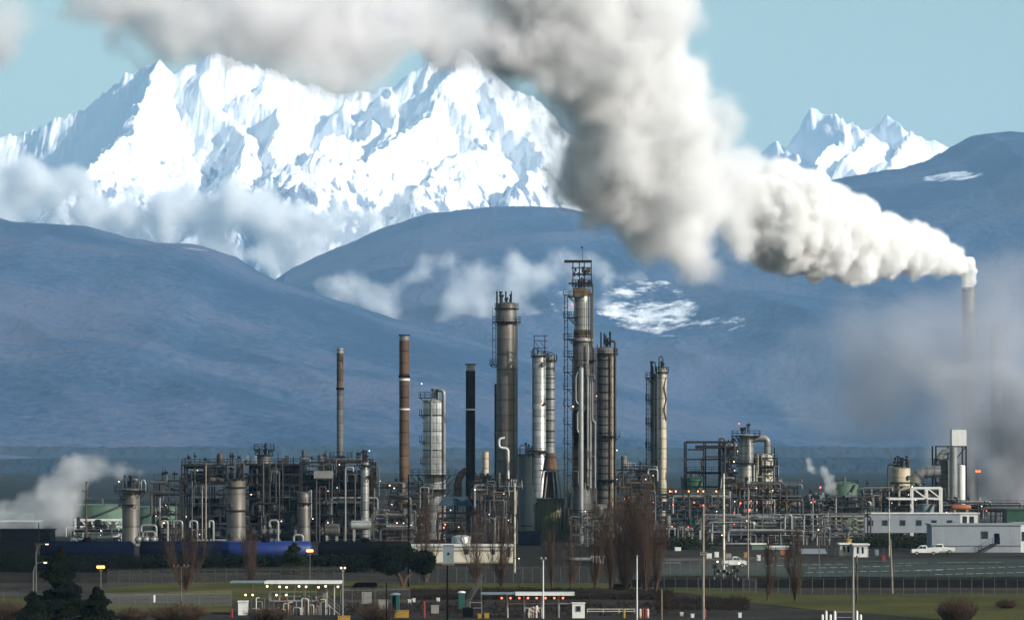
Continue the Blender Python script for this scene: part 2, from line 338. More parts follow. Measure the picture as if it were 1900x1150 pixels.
M = dict(
 steel=weathered('galvanised_steel', (.14,.14,.135), (.07,.067,.063), metal=.2, rough=.5),
 dark=weathered('dark_steel', (.012,.011,.012), (.024,.018,.015), (.042,.026,.017), rough=.7, amt=.35),
 frame=weathered('frame_steel', (.016,.015,.016), (.030,.024,.020), (.06,.040,.028), rough=.7, amt=.4),
 black=weathered('sooted_steel', (.008,.006,.006), (.024,.012,.009), rough=.95, seam=2.4),
 rust=weathered('rusty_brown_steel', (.095,.055,.033), (.16,.10,.06), (.035,.018,.012), rough=.8, seam=2.6),
 rust2=weathered('mottled_rust', (.05,.028,.018), (.17,.12,.075), (.025,.015,.012), rough=.8, streak=False, scale=2.2, seam=2.2),
 clad=weathered('silver_cladding', (.32,.32,.305), (.19,.185,.17), (.08,.07,.055), metal=.35, rough=.42, seam=1.7, amt=.32),
 bright=weathered('bright_cladding', (.44,.44,.43), (.28,.28,.27), (.16,.15,.14), metal=.3, rough=.38, seam=1.5, streak=False, amt=.38),
 brown=weathered('stained_shell', (.09,.076,.062), (.155,.137,.115), (.035,.027,.021), metal=.15, rough=.5, seam=3.4),
 grey=weathered('grey_shell', (.17,.165,.155), (.10,.09,.08), (.05,.035,.025), metal=.1, rough=.6, seam=1.6),
 dtwig=weathered('dark_twigs', (.018,.013,.010), (.035,.023,.015), rough=1.0, scale=2),
 tan=weathered('tan_cladding', (.48,.41,.29), (.28,.23,.16), (.09,.06,.04), metal=.1, rough=.5, seam=2.2, amt=.4),
 white=weathered('white_paint', (.60,.60,.58), (.44,.43,.41), (.28,.25,.2), rough=.5, amt=.2),
 cream=weathered('cream_paint', (.55,.51,.42), (.38,.34,.26), (.14,.1,.07), rough=.5, amt=.3, seam=2.0),
 pipew=weathered('pale_pipe', (.36,.36,.355), (.21,.205,.20), (.10,.09,.085), metal=.3, rough=.4, amt=.4),
 pipeg=weathered('grey_pipe', (.12,.12,.12), (.07,.07,.07), (.035,.03,.028), metal=.2, rough=.5, amt=.4),
 piped=weathered('dark_pipe', (.035,.032,.03), (.06,.045,.035), rough=.6, amt=.4),
 bluegrey=weathered('blue_grey_paint', (.20,.26,.30), (.13,.17,.19), (.07,.08,.08), rough=.6, amt=.3),
 bluewall=weathered('pale_blue_siding', (.30,.33,.37), (.245,.27,.305), rough=.7, amt=.3),
 bluedeck=weathered('blue_steel_deck', (.035,.065,.09), (.025,.045,.065), rough=.7, amt=.3),
 green=weathered('green_tank_paint', (.075,.135,.09), (.05,.09,.06), (.03,.04,.03), rough=.6, amt=.3),
 dgreen=weathered('dark_green_paint', (.01,.07,.035), (.008,.045,.025), rough=.6, amt=.3),
 moss=weathered('mossy_stained_tank', (.10,.115,.035), (.17,.15,.07), (.08,.04,.02), rough=.75, amt=.55, scale=.9),
 blue=weathered('blue_tank_paint', (.003,.018,.120), (.002,.009,.055), rough=.5, amt=.2),
 navy=weathered('navy_tank_paint', (.002,.004,.016), (.003,.004,.009), rough=.9, amt=.3),
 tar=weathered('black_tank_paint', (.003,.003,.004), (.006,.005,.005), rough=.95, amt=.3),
 red=weathered('red_paint', (.26,.018,.012), (.13,.010,.008), rough=.5, amt=.2),
 orange=weathered('orange_paint', (.40,.12,.04), (.22,.08,.035), rough=.5, amt=.2),
 yellow=weathered('yellow_paint', (.40,.24,.03), (.22,.13,.02), rough=.5, amt=.2),
 teal=weathered('teal_plastic', (.01,.085,.085), (.01,.05,.055), rough=.5, amt=.2),
 wood=weathered('weathered_wood', (.19,.13,.09), (.11,.07,.045), (.05,.03,.02), rough=.9, scale=2),
 paletimber=weathered('pale_timber', (.34,.29,.23), (.22,.18,.14), rough=.9, scale=2),
 conc=weathered('concrete', (.34,.33,.30), (.24,.23,.21), rough=.9, streak=False),
 bark=weathered('bark', (.075,.048,.034), (.13,.085,.058), rough=1.0, scale=2),
 twig=weathered('twigs', (.058,.036,.025), (.100,.065,.044), rough=1.0, scale=2),
 rubber=weathered('rubber', (.02,.02,.02), (.03,.03,.03), rough=.8),
 glass=weathered('dark_glass', (.02,.03,.045), (.03,.045,.07), rough=.12, amt=.2),
 lw=glow('white_lamp', (1, .93, .82), 2.2), lo=glow('orange_lamp', (1, .30, .06), 7.0), lr=glow('red_lamp', (1, .09, .04), 5.0), lwo=glow('warm_lamp', (1, .62, .34), 4.5),
)
M_MESHWIRE = new_mat('chain_link'); _t = NT(M_MESHWIRE)
_tr = _t.n('ShaderNodeBsdfTransparent'); _d = _t.n('ShaderNodeBsdfPrincipled', Roughness=.6); _d.inputs['Base Color'].default_value = (.17,.17,.16,1)
_m = _t.n('ShaderNodeMixShader'); _m.inputs[0].default_value = 0.06; _t.l(_tr.outputs[0], _m.inputs[1]); _t.l(_d.outputs[0], _m.inputs[2]); _t.l(_m.outputs[0], _t.out.inputs['Surface'])
# ---------------------------------------------------------------- reusable parts
def railing(mb, pts, h=1.1, r=.045, closed=False):
    pts = [Vector(p) for p in pts]
    seg = list(zip(pts, pts[1:]+([pts[0]] if closed else [])))
    if not closed: seg = list(zip(pts[:-1], pts[1:]))
    for a, b in seg:
        L = (b-a).length; n = max(1, int(L/1.7))
        for k in range(n+1):
            p = a.lerp(b, k/n); mb.beam(p, p+Vector((0, 0, h)), r*1.6)
        for hh in (h, h*.52): mb.beam(a+Vector((0, 0, hh)), b+Vector((0, 0, hh)), r*1.5)
    return mb
def ring_platform(root, c, ri, ro, z, a0=0, a1=360, mat='dark', rail=True):
    mb = MB(); mb.arc((c[0], c[1], z), ri, ro, -.16, 0, a0, a1)
    n = max(2, int(abs(a1-a0)/45))
    for k in range(n+1):
        a = R(a0+(a1-a0)*k/n); d = Vector((math.cos(a), math.sin(a), 0)); cc = Vector((c[0], c[1], z))
        mb.beam(cc+d*ro*.97-Vector((0, 0, .15)), cc+d*ri-Vector((0, 0, ro-ri)), .12)
    o = mb.build('platform', M[mat], root)
    if rail:
        n = max(3, int(abs(a1-a0)/25)); pts = [(c[0]+ro*.97*math.cos(R(a0+(a1-a0)*k/n)), c[1]+ro*.97*math.sin(R(a0+(a1-a0)*k/n)), z) for k in range(n+(0 if abs(a1-a0) >= 359 else 1))]
        railing(MB(), pts, closed=abs(a1-a0) >= 359).build('railing', M[mat], o)
    return o
def ladder(root, x, y, z0, z1, mat='dark', cage=True, w=.55):
    mb = MB()
    for s in (-w/2, w/2): mb.beam((x+s, y, z0), (x+s, y, z1), .09)
    z = z0+.3
    while z < z1: mb.beam((x-w/2, y, z), (x+w/2, y, z), .05); z += .45
    if cage:
        z = z0+2.2
        while z < z1:
            mb.arc((x, y-.35, z), .38, .44, 0, .08, 0, 360, 8); z += 1.1
        for a in (200, 270, 340): mb.beam((x+.42*math.cos(R(a)), y-.35+.42*math.sin(R(a)), z0+2.2), (x+.42*math.cos(R(a)), y-.35+.42*math.sin(R(a)), z1), .05)
    return mb.build('ladder', M[mat], root)
def lamp_part(root, p, r=.16, m='lw'):
    mb = MB(); mb.ball(p, r, 5); o = mb.build('lamp', M[m], root); return o
def dome(r, z0, h, k=6): return [(max(.02, r*math.cos(math.pi/2*i/k)), z0+h*math.sin(math.pi/2*i/k)) for i in range(k+1)]
def vessel(px, yt, w, Y, mat, label, cat='column', group=None, name='column', base=0.0, dome_h=.5, plats=(), ladders=(), pipes=(), rings=(), taper=None, skirt=None, manholes=(), n=28, topstuff=0, seed=1, lamps=()):
    """upright vessel placed by its axis column px, top row yt, width w (picture px) at distance Y"""
    rnd = random.Random(seed*31+int(px)); k = Y/F
    X = GX(px, Y); r = w/2*k; zt = GZ(yt, Y); root = empty(name, (X, Y, base), label, cat, group); c = (X, Y, 0)
    hd = r*dome_h
    prof = [(r, base)] if not skirt else [(r*1.02, base), (r*1.02, GZ(skirt, Y)), (r, GZ(skirt, Y)+.05)]
    if taper: prof = [(taper*k/2, base), (taper*k/2*.98, base+1.5)]+[(r, base+(zt-base)*.25)]
    body = MB(); body.lathe(c, prof+dome(r, zt-hd, hd), n); sh = body.build('shell', mat if not isinstance(mat, str) else M[mat], root, True)
    if rings:
        rb = MB()
        for ry, dr, hh in rings: rb.arc((X, Y, GZ(ry, Y)), r*.99, r+dr, -hh/2, hh/2, 0, 360, 24)
        rb.build('stiffening_rings', M['dark'], root)
    for (py, wd, a0, a1) in plats:
        if a1 < a0: a1 += 360
        ring_platform(root, c, r*1.01, r+wd, GZ(py, Y), a0, a1)
    for (dx, y0, y1) in ladders: ladder(root, X+dx*k, Y-.3, GZ(y1, Y), GZ(y0, Y))
    for (pts, rr, mm) in pipes:
        MB().pipe([(GX(px+a, Y), Y+d, GZ(b, Y)) for a, b, d in pts], rr, 10).build('pipe', M[mm], root, True)
    for (dx, py) in manholes:
        a = math.asin(max(-.95, min(.95, dx/(w/2)))); d = Vector((math.sin(a), -math.cos(a), 0)); p = Vector((X, Y, GZ(py, Y)))
        MB().tube(p+d*r*.95, p+d*(r+.5), .55, n=14).build('manhole', M['piped'], root)
    if topstuff:
        mb = MB()
        for i in range(topstuff):
            a = rnd.random()*6.28; q = rnd.random()*r*.9; hh = rnd.uniform(.8, 2.6); p = Vector((X+q*math.cos(a), Y+q*math.sin(a), zt-hd*.8))
            mb.tube(p, p+Vector((0, 0, hh+hd*.6)), rnd.uniform(.07, .2), n=6)
            if rnd.random() < .6: mb.boxc(p+Vector((0, 0, hh+hd*.5)), rnd.uniform(.3, .8), .4, rnd.uniform(.3, .6))
        mb.build('top_fittings', M['dark'], root)
    for (dx, py, mm) in lamps: lamp_part(root, (X+dx*k, Y-r-.8, GZ(py, Y)), .13, mm)
    return root
# ---------------------------------------------------------------- ground, grass, roads
def ground_mat(name, cols, s1=.05, s2=1.2, bump=.3, rough=1.0):
    m = new_mat(name); t = NT(m); tc = t.n('ShaderNodeTexCoord')
    a = t.n('ShaderNodeTexNoise', Scale=s1, Detail=6.0, Roughness=.6); t.l(tc.outputs['Object'], a.inputs['Vector'])
    b = t.n('ShaderNodeTexNoise', Scale=s2, Detail=5.0, Roughness=.7); t.l(tc.outputs['Object'], b.inputs['Vector'])
    mx = t.n('ShaderNodeMix', data_type='FLOAT'); mx.inputs[0].default_value = .45; t.l(a.outputs['Fac'], mx.inputs[2]); t.l(b.outputs['Fac'], mx.inputs[3])
    r = t.ramp(mx.outputs[0], [(.40, cols[0]), (.50, cols[1]), (.60, cols[2])])
    p = t.n('ShaderNodeBsdfPrincipled', Roughness=rough); p.inputs['Specular IOR Level'].default_value = .05; t.l(r.outputs[0], p.inputs['Base Color'])
    bp = t.n('ShaderNodeBump', Strength=bump, Distance=.15); t.l(b.outputs['Fac'], bp.inputs['Height']); t.l(bp.outputs[0], p.inputs['Normal'])
    t.l(p.outputs[0], t.out.inputs['Surface']); return m
M_FIELD = ground_mat('dark_field', ((.010,.015,.014), (.018,.023,.022), (.026,.028,.026)), .004, .12)
M_GRASS = ground_mat('winter_grass', ((.026,.031,.007), (.046,.046,.010), (.078,.062,.018)), .06, 1.6)
M_YARD = ground_mat('yard_dirt', ((.012,.010,.009), (.024,.020,.016), (.042,.034,.027)), .08, 1.5)
M_ASPH = ground_mat('asphalt', ((.020,.027,.024), (.029,.037,.032), (.040,.049,.042)), .05, 2.5)
M_ROAD = ground_mat('road_gravel', ((.035,.033,.03), (.052,.048,.043), (.075,.068,.06)), .1, 2.5)
M_BANK = ground_mat('dark_bank', ((.006,.006,.005), (.012,.011,.008), (.022,.017,.012)), .2, 2.0)
def sheet(name, rows, z, mat, kind='structure'):
    """flat sheet outlined by picture points projected on level ground"""
    v = [(GX(px, GY(py)), GY(py), z) for px, py in rows]
    o = mesh_obj(name, v, [tuple(range(len(v)))], mat); 
    bm = bmesh.new(); bm.from_mesh(o.data); bmesh.ops.triangulate(bm, faces=bm.faces); bm.normal_update()
    for f in bm.faces:
        if f.normal.z < 0: f.normal_flip()
    bm.to_mesh(o.data); bm.free(); return tag(o, kind=kind)
g0 = mesh_obj('ground', [(-20000,-2000,-.05),(20000,-2000,-.05),(20000,30000,-.05),(-20000,30000,-.05)], [(0,1,2,3)], M_FIELD); tag(g0, kind='structure')
sheet('yard', [(-300,1190),(2200,1190),(2200,980),(-300,980)], 0.0, M_YARD)
def grass_strip(rows, seed):
    o = sheet('grass', rows, .04, M_GRASS); return o
grass_strip([(-60,1128),(90,1130),(120,1104),(-60,1098)], 1)
grass_strip([(190,1112),(440,1114),(700,1104),(700,1078),(430,1074),(190,1090)], 2)
grass_strip([(640,1104),(1160,1098),(1175,1082),(660,1080)], 3)
grass_strip([(1140,1098),(1250,1097),(1400,1118),(1500,1130),(1720,1147),(2000,1165),(2000,1100),(1500,1103),(1200,1083),(1130,1083)], 4)
grass_strip([(190,1140),(430,1136),(430,1120),(200,1116)], 5)
sheet('road', [(-60,1152),(60,1150),(200,1140),(430,1144),(1200,1148),(1400,1146),(1600,1160),(1700,1190),(-100,1190)], .05, M_YARD)
sheet('road', [(190,1118),(430,1120),(430,1108),(190,1100)], .08, M_ROAD)
sheet('path', [(-60,1104),(100,1108),(100,1102),(-60,1097)], .08, M_ROAD)
sheet('parking_lot', [(1190,1068),(1500,1072),(2050,1071),(2050,1036),(1700,1037),(1500,1042),(1215,1050)], .05, M_ASPH)
sheet('yard', [(-200,1079),(640,1079),(640,1052),(-200,1052)], .03, M_BANK); sheet('yard', [(740,1079),(1190,1081),(1190,1012),(740,1012)], .03, M_BANK)  # dark sheets added over the yard, shade put into the ground colour
def dashes():
    mb = MB()
    for (y0, y1, x0, x1, st) in ((1045,1043,1650,1860,15),(1054,1049,1500,1700,20),(1058,1051,1700,1900,19),(1062,1058,1495,1740,20),(1066,1062,1735,1900,19),(1050,1046,1420,1560,22)):
        x = x0
        while x < x1:
            f = (x-x0)/(x1-x0); y = y0+(y1-y0)*f; Y = GY(y); X = GX(x, Y); mb.box(X, X+1.15, Y-.2, Y+.45, .075, .085); x += st
    o = mb.build('parking_lot_lines', M['white']); tag(o, kind='structure')
dashes()
# dark cut bank in front of the plant
def bank(name, x0, x1, yb, h, depth, seed):
    Y0 = GY(yb); xs = np.linspace(GX(x0, Y0), GX(x1, Y0), int((x1-x0)/3)); ys = np.linspace(Y0, Y0+depth, 12)
    X, Y = np.meshgrid(xs, ys); v = (Y-Y0)/depth
    Z = h*np.sin(np.pi*v)**.8*(.75+.35*fbm(X/4, Y/4, 4, seed))*np.clip(np.minimum(X-xs[0], xs[-1]-X)/3, 0, 1)
    o = grid_obj(name, X, Y, Z, M_BANK); return tag(o, kind='structure')
bank('embankment', 640, 1245, 1110, 1.0, 14, 1); bank('embankment', -80, 640, 1080, 1.2, 9, 2)
bank('embankment', 1185, 2050, 1078, .8, 6, 3); bank('embankment', 1220, 1380, 1128, .5, 10, 5)
# far tree belt on the plain
def far_belt(px0, px1, Y, yt0, seed, label, mat):
    xs = np.linspace(GX(px0, Y), GX(px1, Y), 520); ys = Y+np.array([0,4,8,13,19,26,40,70,110,170,260.])
    X, Yy = np.meshgrid(xs, ys)
    H = (CH+(HZ-yt0)*Y/F)
    Z = H*(.90+.10*fbm(X/240, Yy/240, 3, seed)+.13*fbm(X/14, Yy/11, 4, seed+3))*np.clip((Yy-Y)/45, 0, 1)**.5
    Z = Z+(np.random.RandomState(seed).rand(*Z.shape)-.5)*2.6*np.clip((Yy-Y)/4, 0, 1)
    o = grid_obj('treeline', X, Yy, np.maximum(Z, -.02), mat); tag(o, kind='stuff')
M_BELT = forest_mat('belt', base=((.016,.030,.046), (.022,.038,.056), (.034,.044,.060)))  # bluish tree colour with distance haze put into it
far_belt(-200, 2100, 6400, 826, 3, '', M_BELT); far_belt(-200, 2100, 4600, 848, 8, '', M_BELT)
# ---------------------------------------------------------------- open steel process frames
def steel_frame(px0, px1, levels, Y, depth, label, cat='steel frame', name='process_frame', nb=None, mat='frame', seed=1, pipes=10, risers=8, eq=4, decks=.6, brace=.4, lamps=3, topcl=6, rail=True, lampm=('lw','lwo'), pm=('pipew','pipeg','piped','rust'), exch=2, base=0.0, group=None, thin=.3, dens=1.0):
    rnd = random.Random(seed); k = Y/F
    X0, X1 = GX(px0, Y), GX(px1, Y); zs = sorted([GZ(l, Y) for l in levels]); zt = zs[-1]
    nb = nb or max(1, int((X1-X0)/5.5)); root = empty(name, ((X0+X1)/2, Y, base), label, cat, group)
    xs = [X0+(X1-X0)*i/nb for i in range(nb+1)]; yn = max(1, int(depth/6)); ys = [Y+depth*i/yn for i in range(yn+1)]
    for x in xs:
        for y in ys: MB().beam((x, y, base), (x, y, zt), thin).build('post', M[mat], root)
    mb = MB()
    for z in zs:
        for y in ys: mb.beam((X0, y, z), (X1, y, z), thin*.95)
        for x in xs: mb.beam((x, Y, z-.003), (x, Y+depth, z-.003), thin*.9)
    mb.build('beams', M[mat], root)
    lo = base
    for z in zs:
        for i in range(nb):
            if rnd.random() < brace and z-lo > 1.5:
                a, b = (xs[i], xs[i+1]) if rnd.random() < .5 else (xs[i+1], xs[i])
                y = rnd.choice(ys[:2]); MB().beam((a, y+.02, lo), (b, y+.02, z), thin*.55).build('brace', M[mat], root)
        lo = z
    mb = MB(); rb = MB(); dk = []
    for z in zs:
        for i in range(nb):
            if rnd.random() < decks:
                mb.box(xs[i]+.2, xs[i+1]-.2, Y+.2, Y+depth-.2, z+.16, z+.24); dk.append((xs[i], xs[i+1], z+.24))
                if rail and rnd.random() < .8: railing(rb, [(xs[i]+.2, Y-.1, z+.24), (xs[i+1]-.2, Y-.1, z+.24)])
    if mb.V: o = mb.build('deck', M['dark'], root); 
    if mb.V and rb.V: rb.build('railing', M['dark'], o)
    allz = [base+1.2]+zs
    for j in range(int(pipes*dens)):
        z = rnd.choice(allz)+rnd.uniform(-1.3, 1.1); y = Y+rnd.uniform(-1.4, depth*.6)
        a = X0+rnd.random()*(X1-X0)*.6-1; b = min(X1+1, a+rnd.uniform(.25, .9)*(X1-X0)); r = rnd.choice((.07, .1, .13, .16, .22, .3))
        z = max(z, base+.4)
        q = [(a, y, z), (b, y, z)]
        if rnd.random() < .6: q = [(a, y, max(base+.1, z-rnd.uniform(1, 5)))]+q
        if rnd.random() < .6: q = q+[(b, y, max(base+.1, z+rnd.uniform(-5, 1.5)))]
        MB().pipe(q, r, 8).build('pipe', M[rnd.choice(pm)], root, True)
    for j in range(int(risers*dens)):
        x = rnd.uniform(X0, X1); y = Y+rnd.uniform(-1.5, 1.5); z0 = max(base, rnd.choice(allz)-rnd.uniform(2, 6)); z1 = min(zt+.8, z0+rnd.uniform(3, (zt-base)*.8+3)); r = rnd.choice((.07, .1, .14, .2))
        q = [(x, y, z0), (x, y, z1)]
        if rnd.random() < .6: d = rnd.choice((-1, 1))*rnd.uniform(.9, 2.2); q += [(x+d, y, z1)]; q += [(x+d, y, max(base, z1-rnd.uniform(.8, 4)))]
        MB().pipe(q, r, 8).build('pipe', M[rnd.choice(pm)], root, True)
    for j in range(exch):
        z = rnd.choice(allz[:-1] or allz)+.8; x = rnd.uniform(X0+2, max(X0+2.1, X1-4)); r = rnd.uniform(.5, 1.0); L = rnd.uniform(3, 5.5); y = Y+rnd.uniform(.5, 3)
        m_ = MB()
        if rnd.random() < .5: m_.sweep([(x, y, z), (x+.3, y, z), (x+L, y, z), (x+L+.3, y, z)], [r*.6, r, r, r*.55], 16)
        else: m_.sweep([(x, y-1, z), (x, y-.8, z), (x, y+4, z)], [r*.7, r, r], 16)
        m_.build('exchanger', M[rnd.choice(('clad','grey','steel','brown'))], root, True)
    for j in range(int(eq*dens)):
        if not dk: break
        a, b, z = rnd.choice(dk); m_ = MB(); x = rnd.uniform(a+.6, max(a+.7, b-1.6)); y = Y+rnd.uniform(.8, 2.5); t_ = rnd.random()
        if t_ < .45:
            r = rnd.uniform(.35, .8); h = rnd.uniform(1.2, 2.9); m_.lathe((x, y, z), [(r, 0)]+dome(r, h, r*.5), 16); mm = rnd.choice(('clad','grey','steel','piped'))
        elif t_ < .75:
            m_.boxc((x, y, z+.6), rnd.uniform(.8, 2), 1.2, 1.2); m_.boxc((x+.2, y, z+1.5), .5, .6, .6); mm = rnd.choice(('piped','dark','steel','bluegrey'))
        else:
            for q in range(4): m_.tube((x+q*.5, y, z), (x+q*.5, y, z+rnd.uniform(.8, 1.8)), .1, n=6); m_.ball((x+q*.5, y, z+1.2), .22, 5)
            mm = rnd.choice(('pipew','red','pipeg'))
        m_.build('equipment', M[mm], root, True)
    if topcl:
        m_ = MB()
        for j in range(topcl):
            x = rnd.uniform(X0, X1); y = Y+rnd.uniform(.2, depth*.5); h = rnd.uniform(.8, 2.8); m_.tube((x, y, zt), (x, y, zt+h), rnd.uniform(.05, .16), n=6)
            if rnd.random() < .5: m_.boxc((x+.1, y, zt+h*.7), rnd.uniform(.4, 1.1), .5, rnd.uniform(.3, .7))
        railing(m_, [(X0, Y-.12, zt+.2), (X1, Y-.12, zt+.2)]); m_.build('roof_fittings', M['dark'], root)
    for j in range(lamps):
        x = rnd.uniform(X0, X1); z = rnd.choice(zs)+rnd.uniform(-.6, 1.6); lamp_part(root, (x, Y-1.6, max(z, base+1.5)), rnd.uniform(.07, .13), rnd.choice(lampm))
    return root
# ---------------------------------------------------------------- chimneys
def chimney(px, yt, w, Y, segs, label, bands=(), flare=None, yb=None, cap=None, name='chimney', n=24):
    """segs: (top row, bottom row, material); bands: (row, height px, material)"""
    k = Y/F; X = GX(px, Y); r = w/2*k; root = empty(name, (X, Y, 0), label, 'chimney')
    for i, (a, b, mm) in enumerate(segs):
        z0 = max(0, GZ(b, Y)); z1 = GZ(a, Y); ra = r
        mb = MB(); prof = [(r, z0), (r, z1)]
        if flare and i == len(segs)-1: prof = [(flare/2*k, 0), (flare/2*k, max(.5, z0)), (r, max(1.5, GZ(b, Y)+(3))), (r, z1)]
        if i == 0:
            prof = prof+[(r*.84, z1-.02), (r*.84, z1-2)]; mb.lathe((X, Y, 0), prof, n); mb.F.pop()
        else: mb.lathe((X, Y, 0), prof, n)
        mb.build('shaft', M[mm], root, True)
    for (y, h, mm) in bands: MB().arc((X, Y, GZ(y, Y)), r*.98, r+.16, -h*k/2, h*k/2, 0, 360, 24).build('band', M[mm], root)
    return root
chimney(631, 646, 12.5, 850, [(646,655,'bright'),(655,720,'rust2'),(720,1000,'grey')], 'slim chimney with mottled rusty upper half and grey lower half', [(721,4,'black')])
chimney(750, 621, 18.5, 845, [(621,632,'clad'),(632,757,'rust'),(757,1000,'rust')], 'tall rust brown chimney with a black and a white band', [(622,2,'black'),(698,4,'black'),(704,4,'white'),(759,3,'white')], flare=44)
c4 = chimney(873, 675, 17.5, 850, [(675,688,'bright'),(688,1000,'black')], 'black chimney with silver tip and one thin white ring', [(676,2,'black'),(759.5,3,'white')])
MB().sweep([P(866,872,850), P(856,879,850), P(850,892,850), P(849,925,850)], [7*.12,7*.12,7*.12,8*.12], 14).build('flue_duct', M['rust2'], c4, True)
chimney(901, 838, 12, 838, [(838,880,'tan'),(880,1000,'grey')], 'short tan vent stack beside the black chimney')
chimney(921, 712, 7, 846, [(712,1000,'black')], 'narrow black flue leaning close to the tall brown column', [(728,2,'red'),(803,3,'red')])
# ---------------------------------------------------------------- columns
v = vessel(805, 738, 41, 830, 'bright', 'wide silver clad column with white looping overhead pipe', skirt=905, dome_h=.45, seed=2, topstuff=3,
  plats=[(737,1.0,100,260),(880,2.9,0,360),(907,2.9,0,360),(769,.9,150,215),(818,.9,150,215),(858,.7,150,215)],
  pipes=[([(0,740,0),(0,722,0),(8,722,0),(8,740,0),(-4,745,-2.4),(-4,895,-2.4)],.16,'pipew'),([(2,742,0),(2,724,-.5),(19,724,-1.5),(19,760,-1.5),(19,960,-1.5)],.42,'pipew'),([(10,745,-2.6),(10,880,-2.6)],.10,'pipeg')], lamps=[(-22,712,'lw')], rings=[(770,.06,.2),(800,.06,.2),(835,.06,.2)])
k = 850/F
v = vessel(940, 560, 37.5, 845, 'brown', 'tall thick brown column with a flat capped platform and two masts', dome_h=.3, topstuff=9, seed=5,
  plats=[(597,.95,0,360),(572,.5,0,360)], ladders=[],
  pipes=[([(-3,812,-2.9),(-14,814,-2.9),(-14,830,-2.9),(3,832,-2.9),(3,915,-2.9)],.27,'white'),([(-18,597,0),(-18,540,0)],.2,'dark'),([(9,575,0),(9,540,0)],.13,'dark'),([(17,590,-1.2),(19.5,600,-1.2),(19.5,990,-1.2)],.12,'piped'),([(13,600,-2.1),(13,990,-2.1)],.09,'piped')])
def stair_cage(px0, px1, y0, y1, Y, label_parent, step=22, mat='dark'):
    """light open lattice cage that stands beside a column"""
    mb = MB(); k = Y/F; a, b = GX(px0, Y), GX(px1, Y); z0, z1 = GZ(y1, Y), GZ(y0, Y)
    for x in (a, b):
        for yy in (Y-.6, Y+.6): mb.beam((x, yy, z0), (x, yy, z1), .11)
    z = z0
    while z < z1:
        for yy in (Y-.6, Y+.6): mb.beam((a, yy, z), (b, yy, z), .09)
        z += step*k
    return mb.build('ladder_cage', M[mat], label_parent)
stair_cage(914, 919, 570, 675, 845, v); ring_platform(v, (GX(917,845), 845), .3, 1.0, GZ(676,845), 0, 360); 
c6 = vessel(1001, 655, 25, 840, 'bright', 'pale ribbed column under an open steel head frame', skirt=850, dome_h=.6, seed=6, plats=[(660,.5,0,360),(836,1.3,0,360),(748,.7,300,30)], manholes=[(6,676)],
  pipes=[([(-3,660,0),(-3,646,0),(-12,646,-.5),(-12,900,-.5)],.16,'piped'),([(5,658,0),(10,650,-1),(15,662,-1.6),(15,700,-1.6)],.12,'piped')], lamps=[(5,748,'lwo')])
mb = MB(); Yc = 840
for xx in (991, 1011):
    for d in (-1, 1): mb.beam((GX(xx,Yc), Yc+d, GZ(660,Yc)), (GX(xx,Yc), Yc+d, GZ(623,Yc)), .16)
for yy in (623, 632, 646): mb.beam((GX(990,Yc), Yc-1, GZ(yy,Yc)), (GX(1016,Yc), Yc-1, GZ(yy,Yc)), .14)
for dx in (0, 10): mb.beam((GX(991+dx,Yc), Yc-1, GZ(632,Yc)), (GX(1001+dx,Yc), Yc-1, GZ(646,Yc)), .09)
mb.build('head_frame', M['frame'], c6)
# the second pale column stands on a brown cone carried by legs over the mossy tank
Yc = 815; c6b = empty('column', (GX(1021,Yc), Yc, GZ(872,Yc)), 'narrow banded column flaring into a rusty brown cone at its foot', 'column'); k = Yc/F; X = GX(1021, Yc)
MB().lathe((X, Yc, 0), [(8.3*k, GZ(840,Yc))]+dome(8.3*k, GZ(666,Yc), 1.0), 24).build('shell', M['clad'], c6b, True)
MB().lathe((X, Yc, 0), [(14*k, GZ(872,Yc)), (14*k, GZ(868,Yc)), (9.5*k, GZ(846,Yc)), (8.3*k, GZ(840,Yc))], 24).build('cone', M['rust'], c6b, True)
mb = MB(); [mb.arc((X, Yc, GZ(y,Yc)), 8*k, 8.9*k, -.12, .12) for y in (684,702,722,740,760,780,800,820)]; mb.build('stiffening_rings', M['dark'], c6b)
MB().pipe([(X-6*k,Yc-1,GZ(670,Yc)),(X-6*k,Yc-1,GZ(660,Yc)),(X,Yc-1,GZ(652,Yc)),(X+8*k,Yc-1,GZ(660,Yc)),(X+8*k,Yc-1,GZ(690,Yc))], .1).build('pipe', M['piped'], c6b, True)
ring_platform(c6b, (X,Yc), 8*k, 8*k+.6, GZ(668,Yc), 180, 380)
Yc = 815; tm = empty('tank', (GX(1021,Yc), Yc, 0), 'mossy green and brown streaked tank below the legged cone', 'tank'); k = Yc/F
MB().lathe((GX(1022,Yc), Yc+3, 0), [(27*k, 0), (27*k, GZ(926,Yc)), (25*k, GZ(925,Yc))], 30).build('shell', M['moss'], tm, True)
MB().lathe((GX(1062,Yc), Yc+2, 0), [(18*k, 0), (18*k, GZ(944,Yc)), (16*k, GZ(942,Yc))], 24).build('annex', M['moss'], tm, True)
MB().pipe([(GX(1000,Yc),Yc-.6,GZ(930,Yc)),(GX(994,Yc),Yc-.6,GZ(935,Yc)),(GX(994,Yc),Yc-.6,1)], .2).build('pipe', M['piped'], tm, True)
for px_ in (1034, 1040, 1047, 1068, 1077): MB().pipe([(GX(px_,Yc),Yc-1.2,GZ(936 if px_ < 1050 else 915,Yc)),(GX(px_,Yc),Yc-1.2,GZ(985,Yc)+.1)], .13).build('pipe', M['pipew'], tm, True)
lg = MB()
for a, b in ((1008,1000),(1017,1011),(1026,1030),(1035,1042)):
    for d in (-1.5, 1.5): lg.beam((GX(a,Yc), Yc+d*.5+3, GZ(872,Yc)), (GX(b,Yc), Yc+d+3, GZ(925,Yc)), .28)
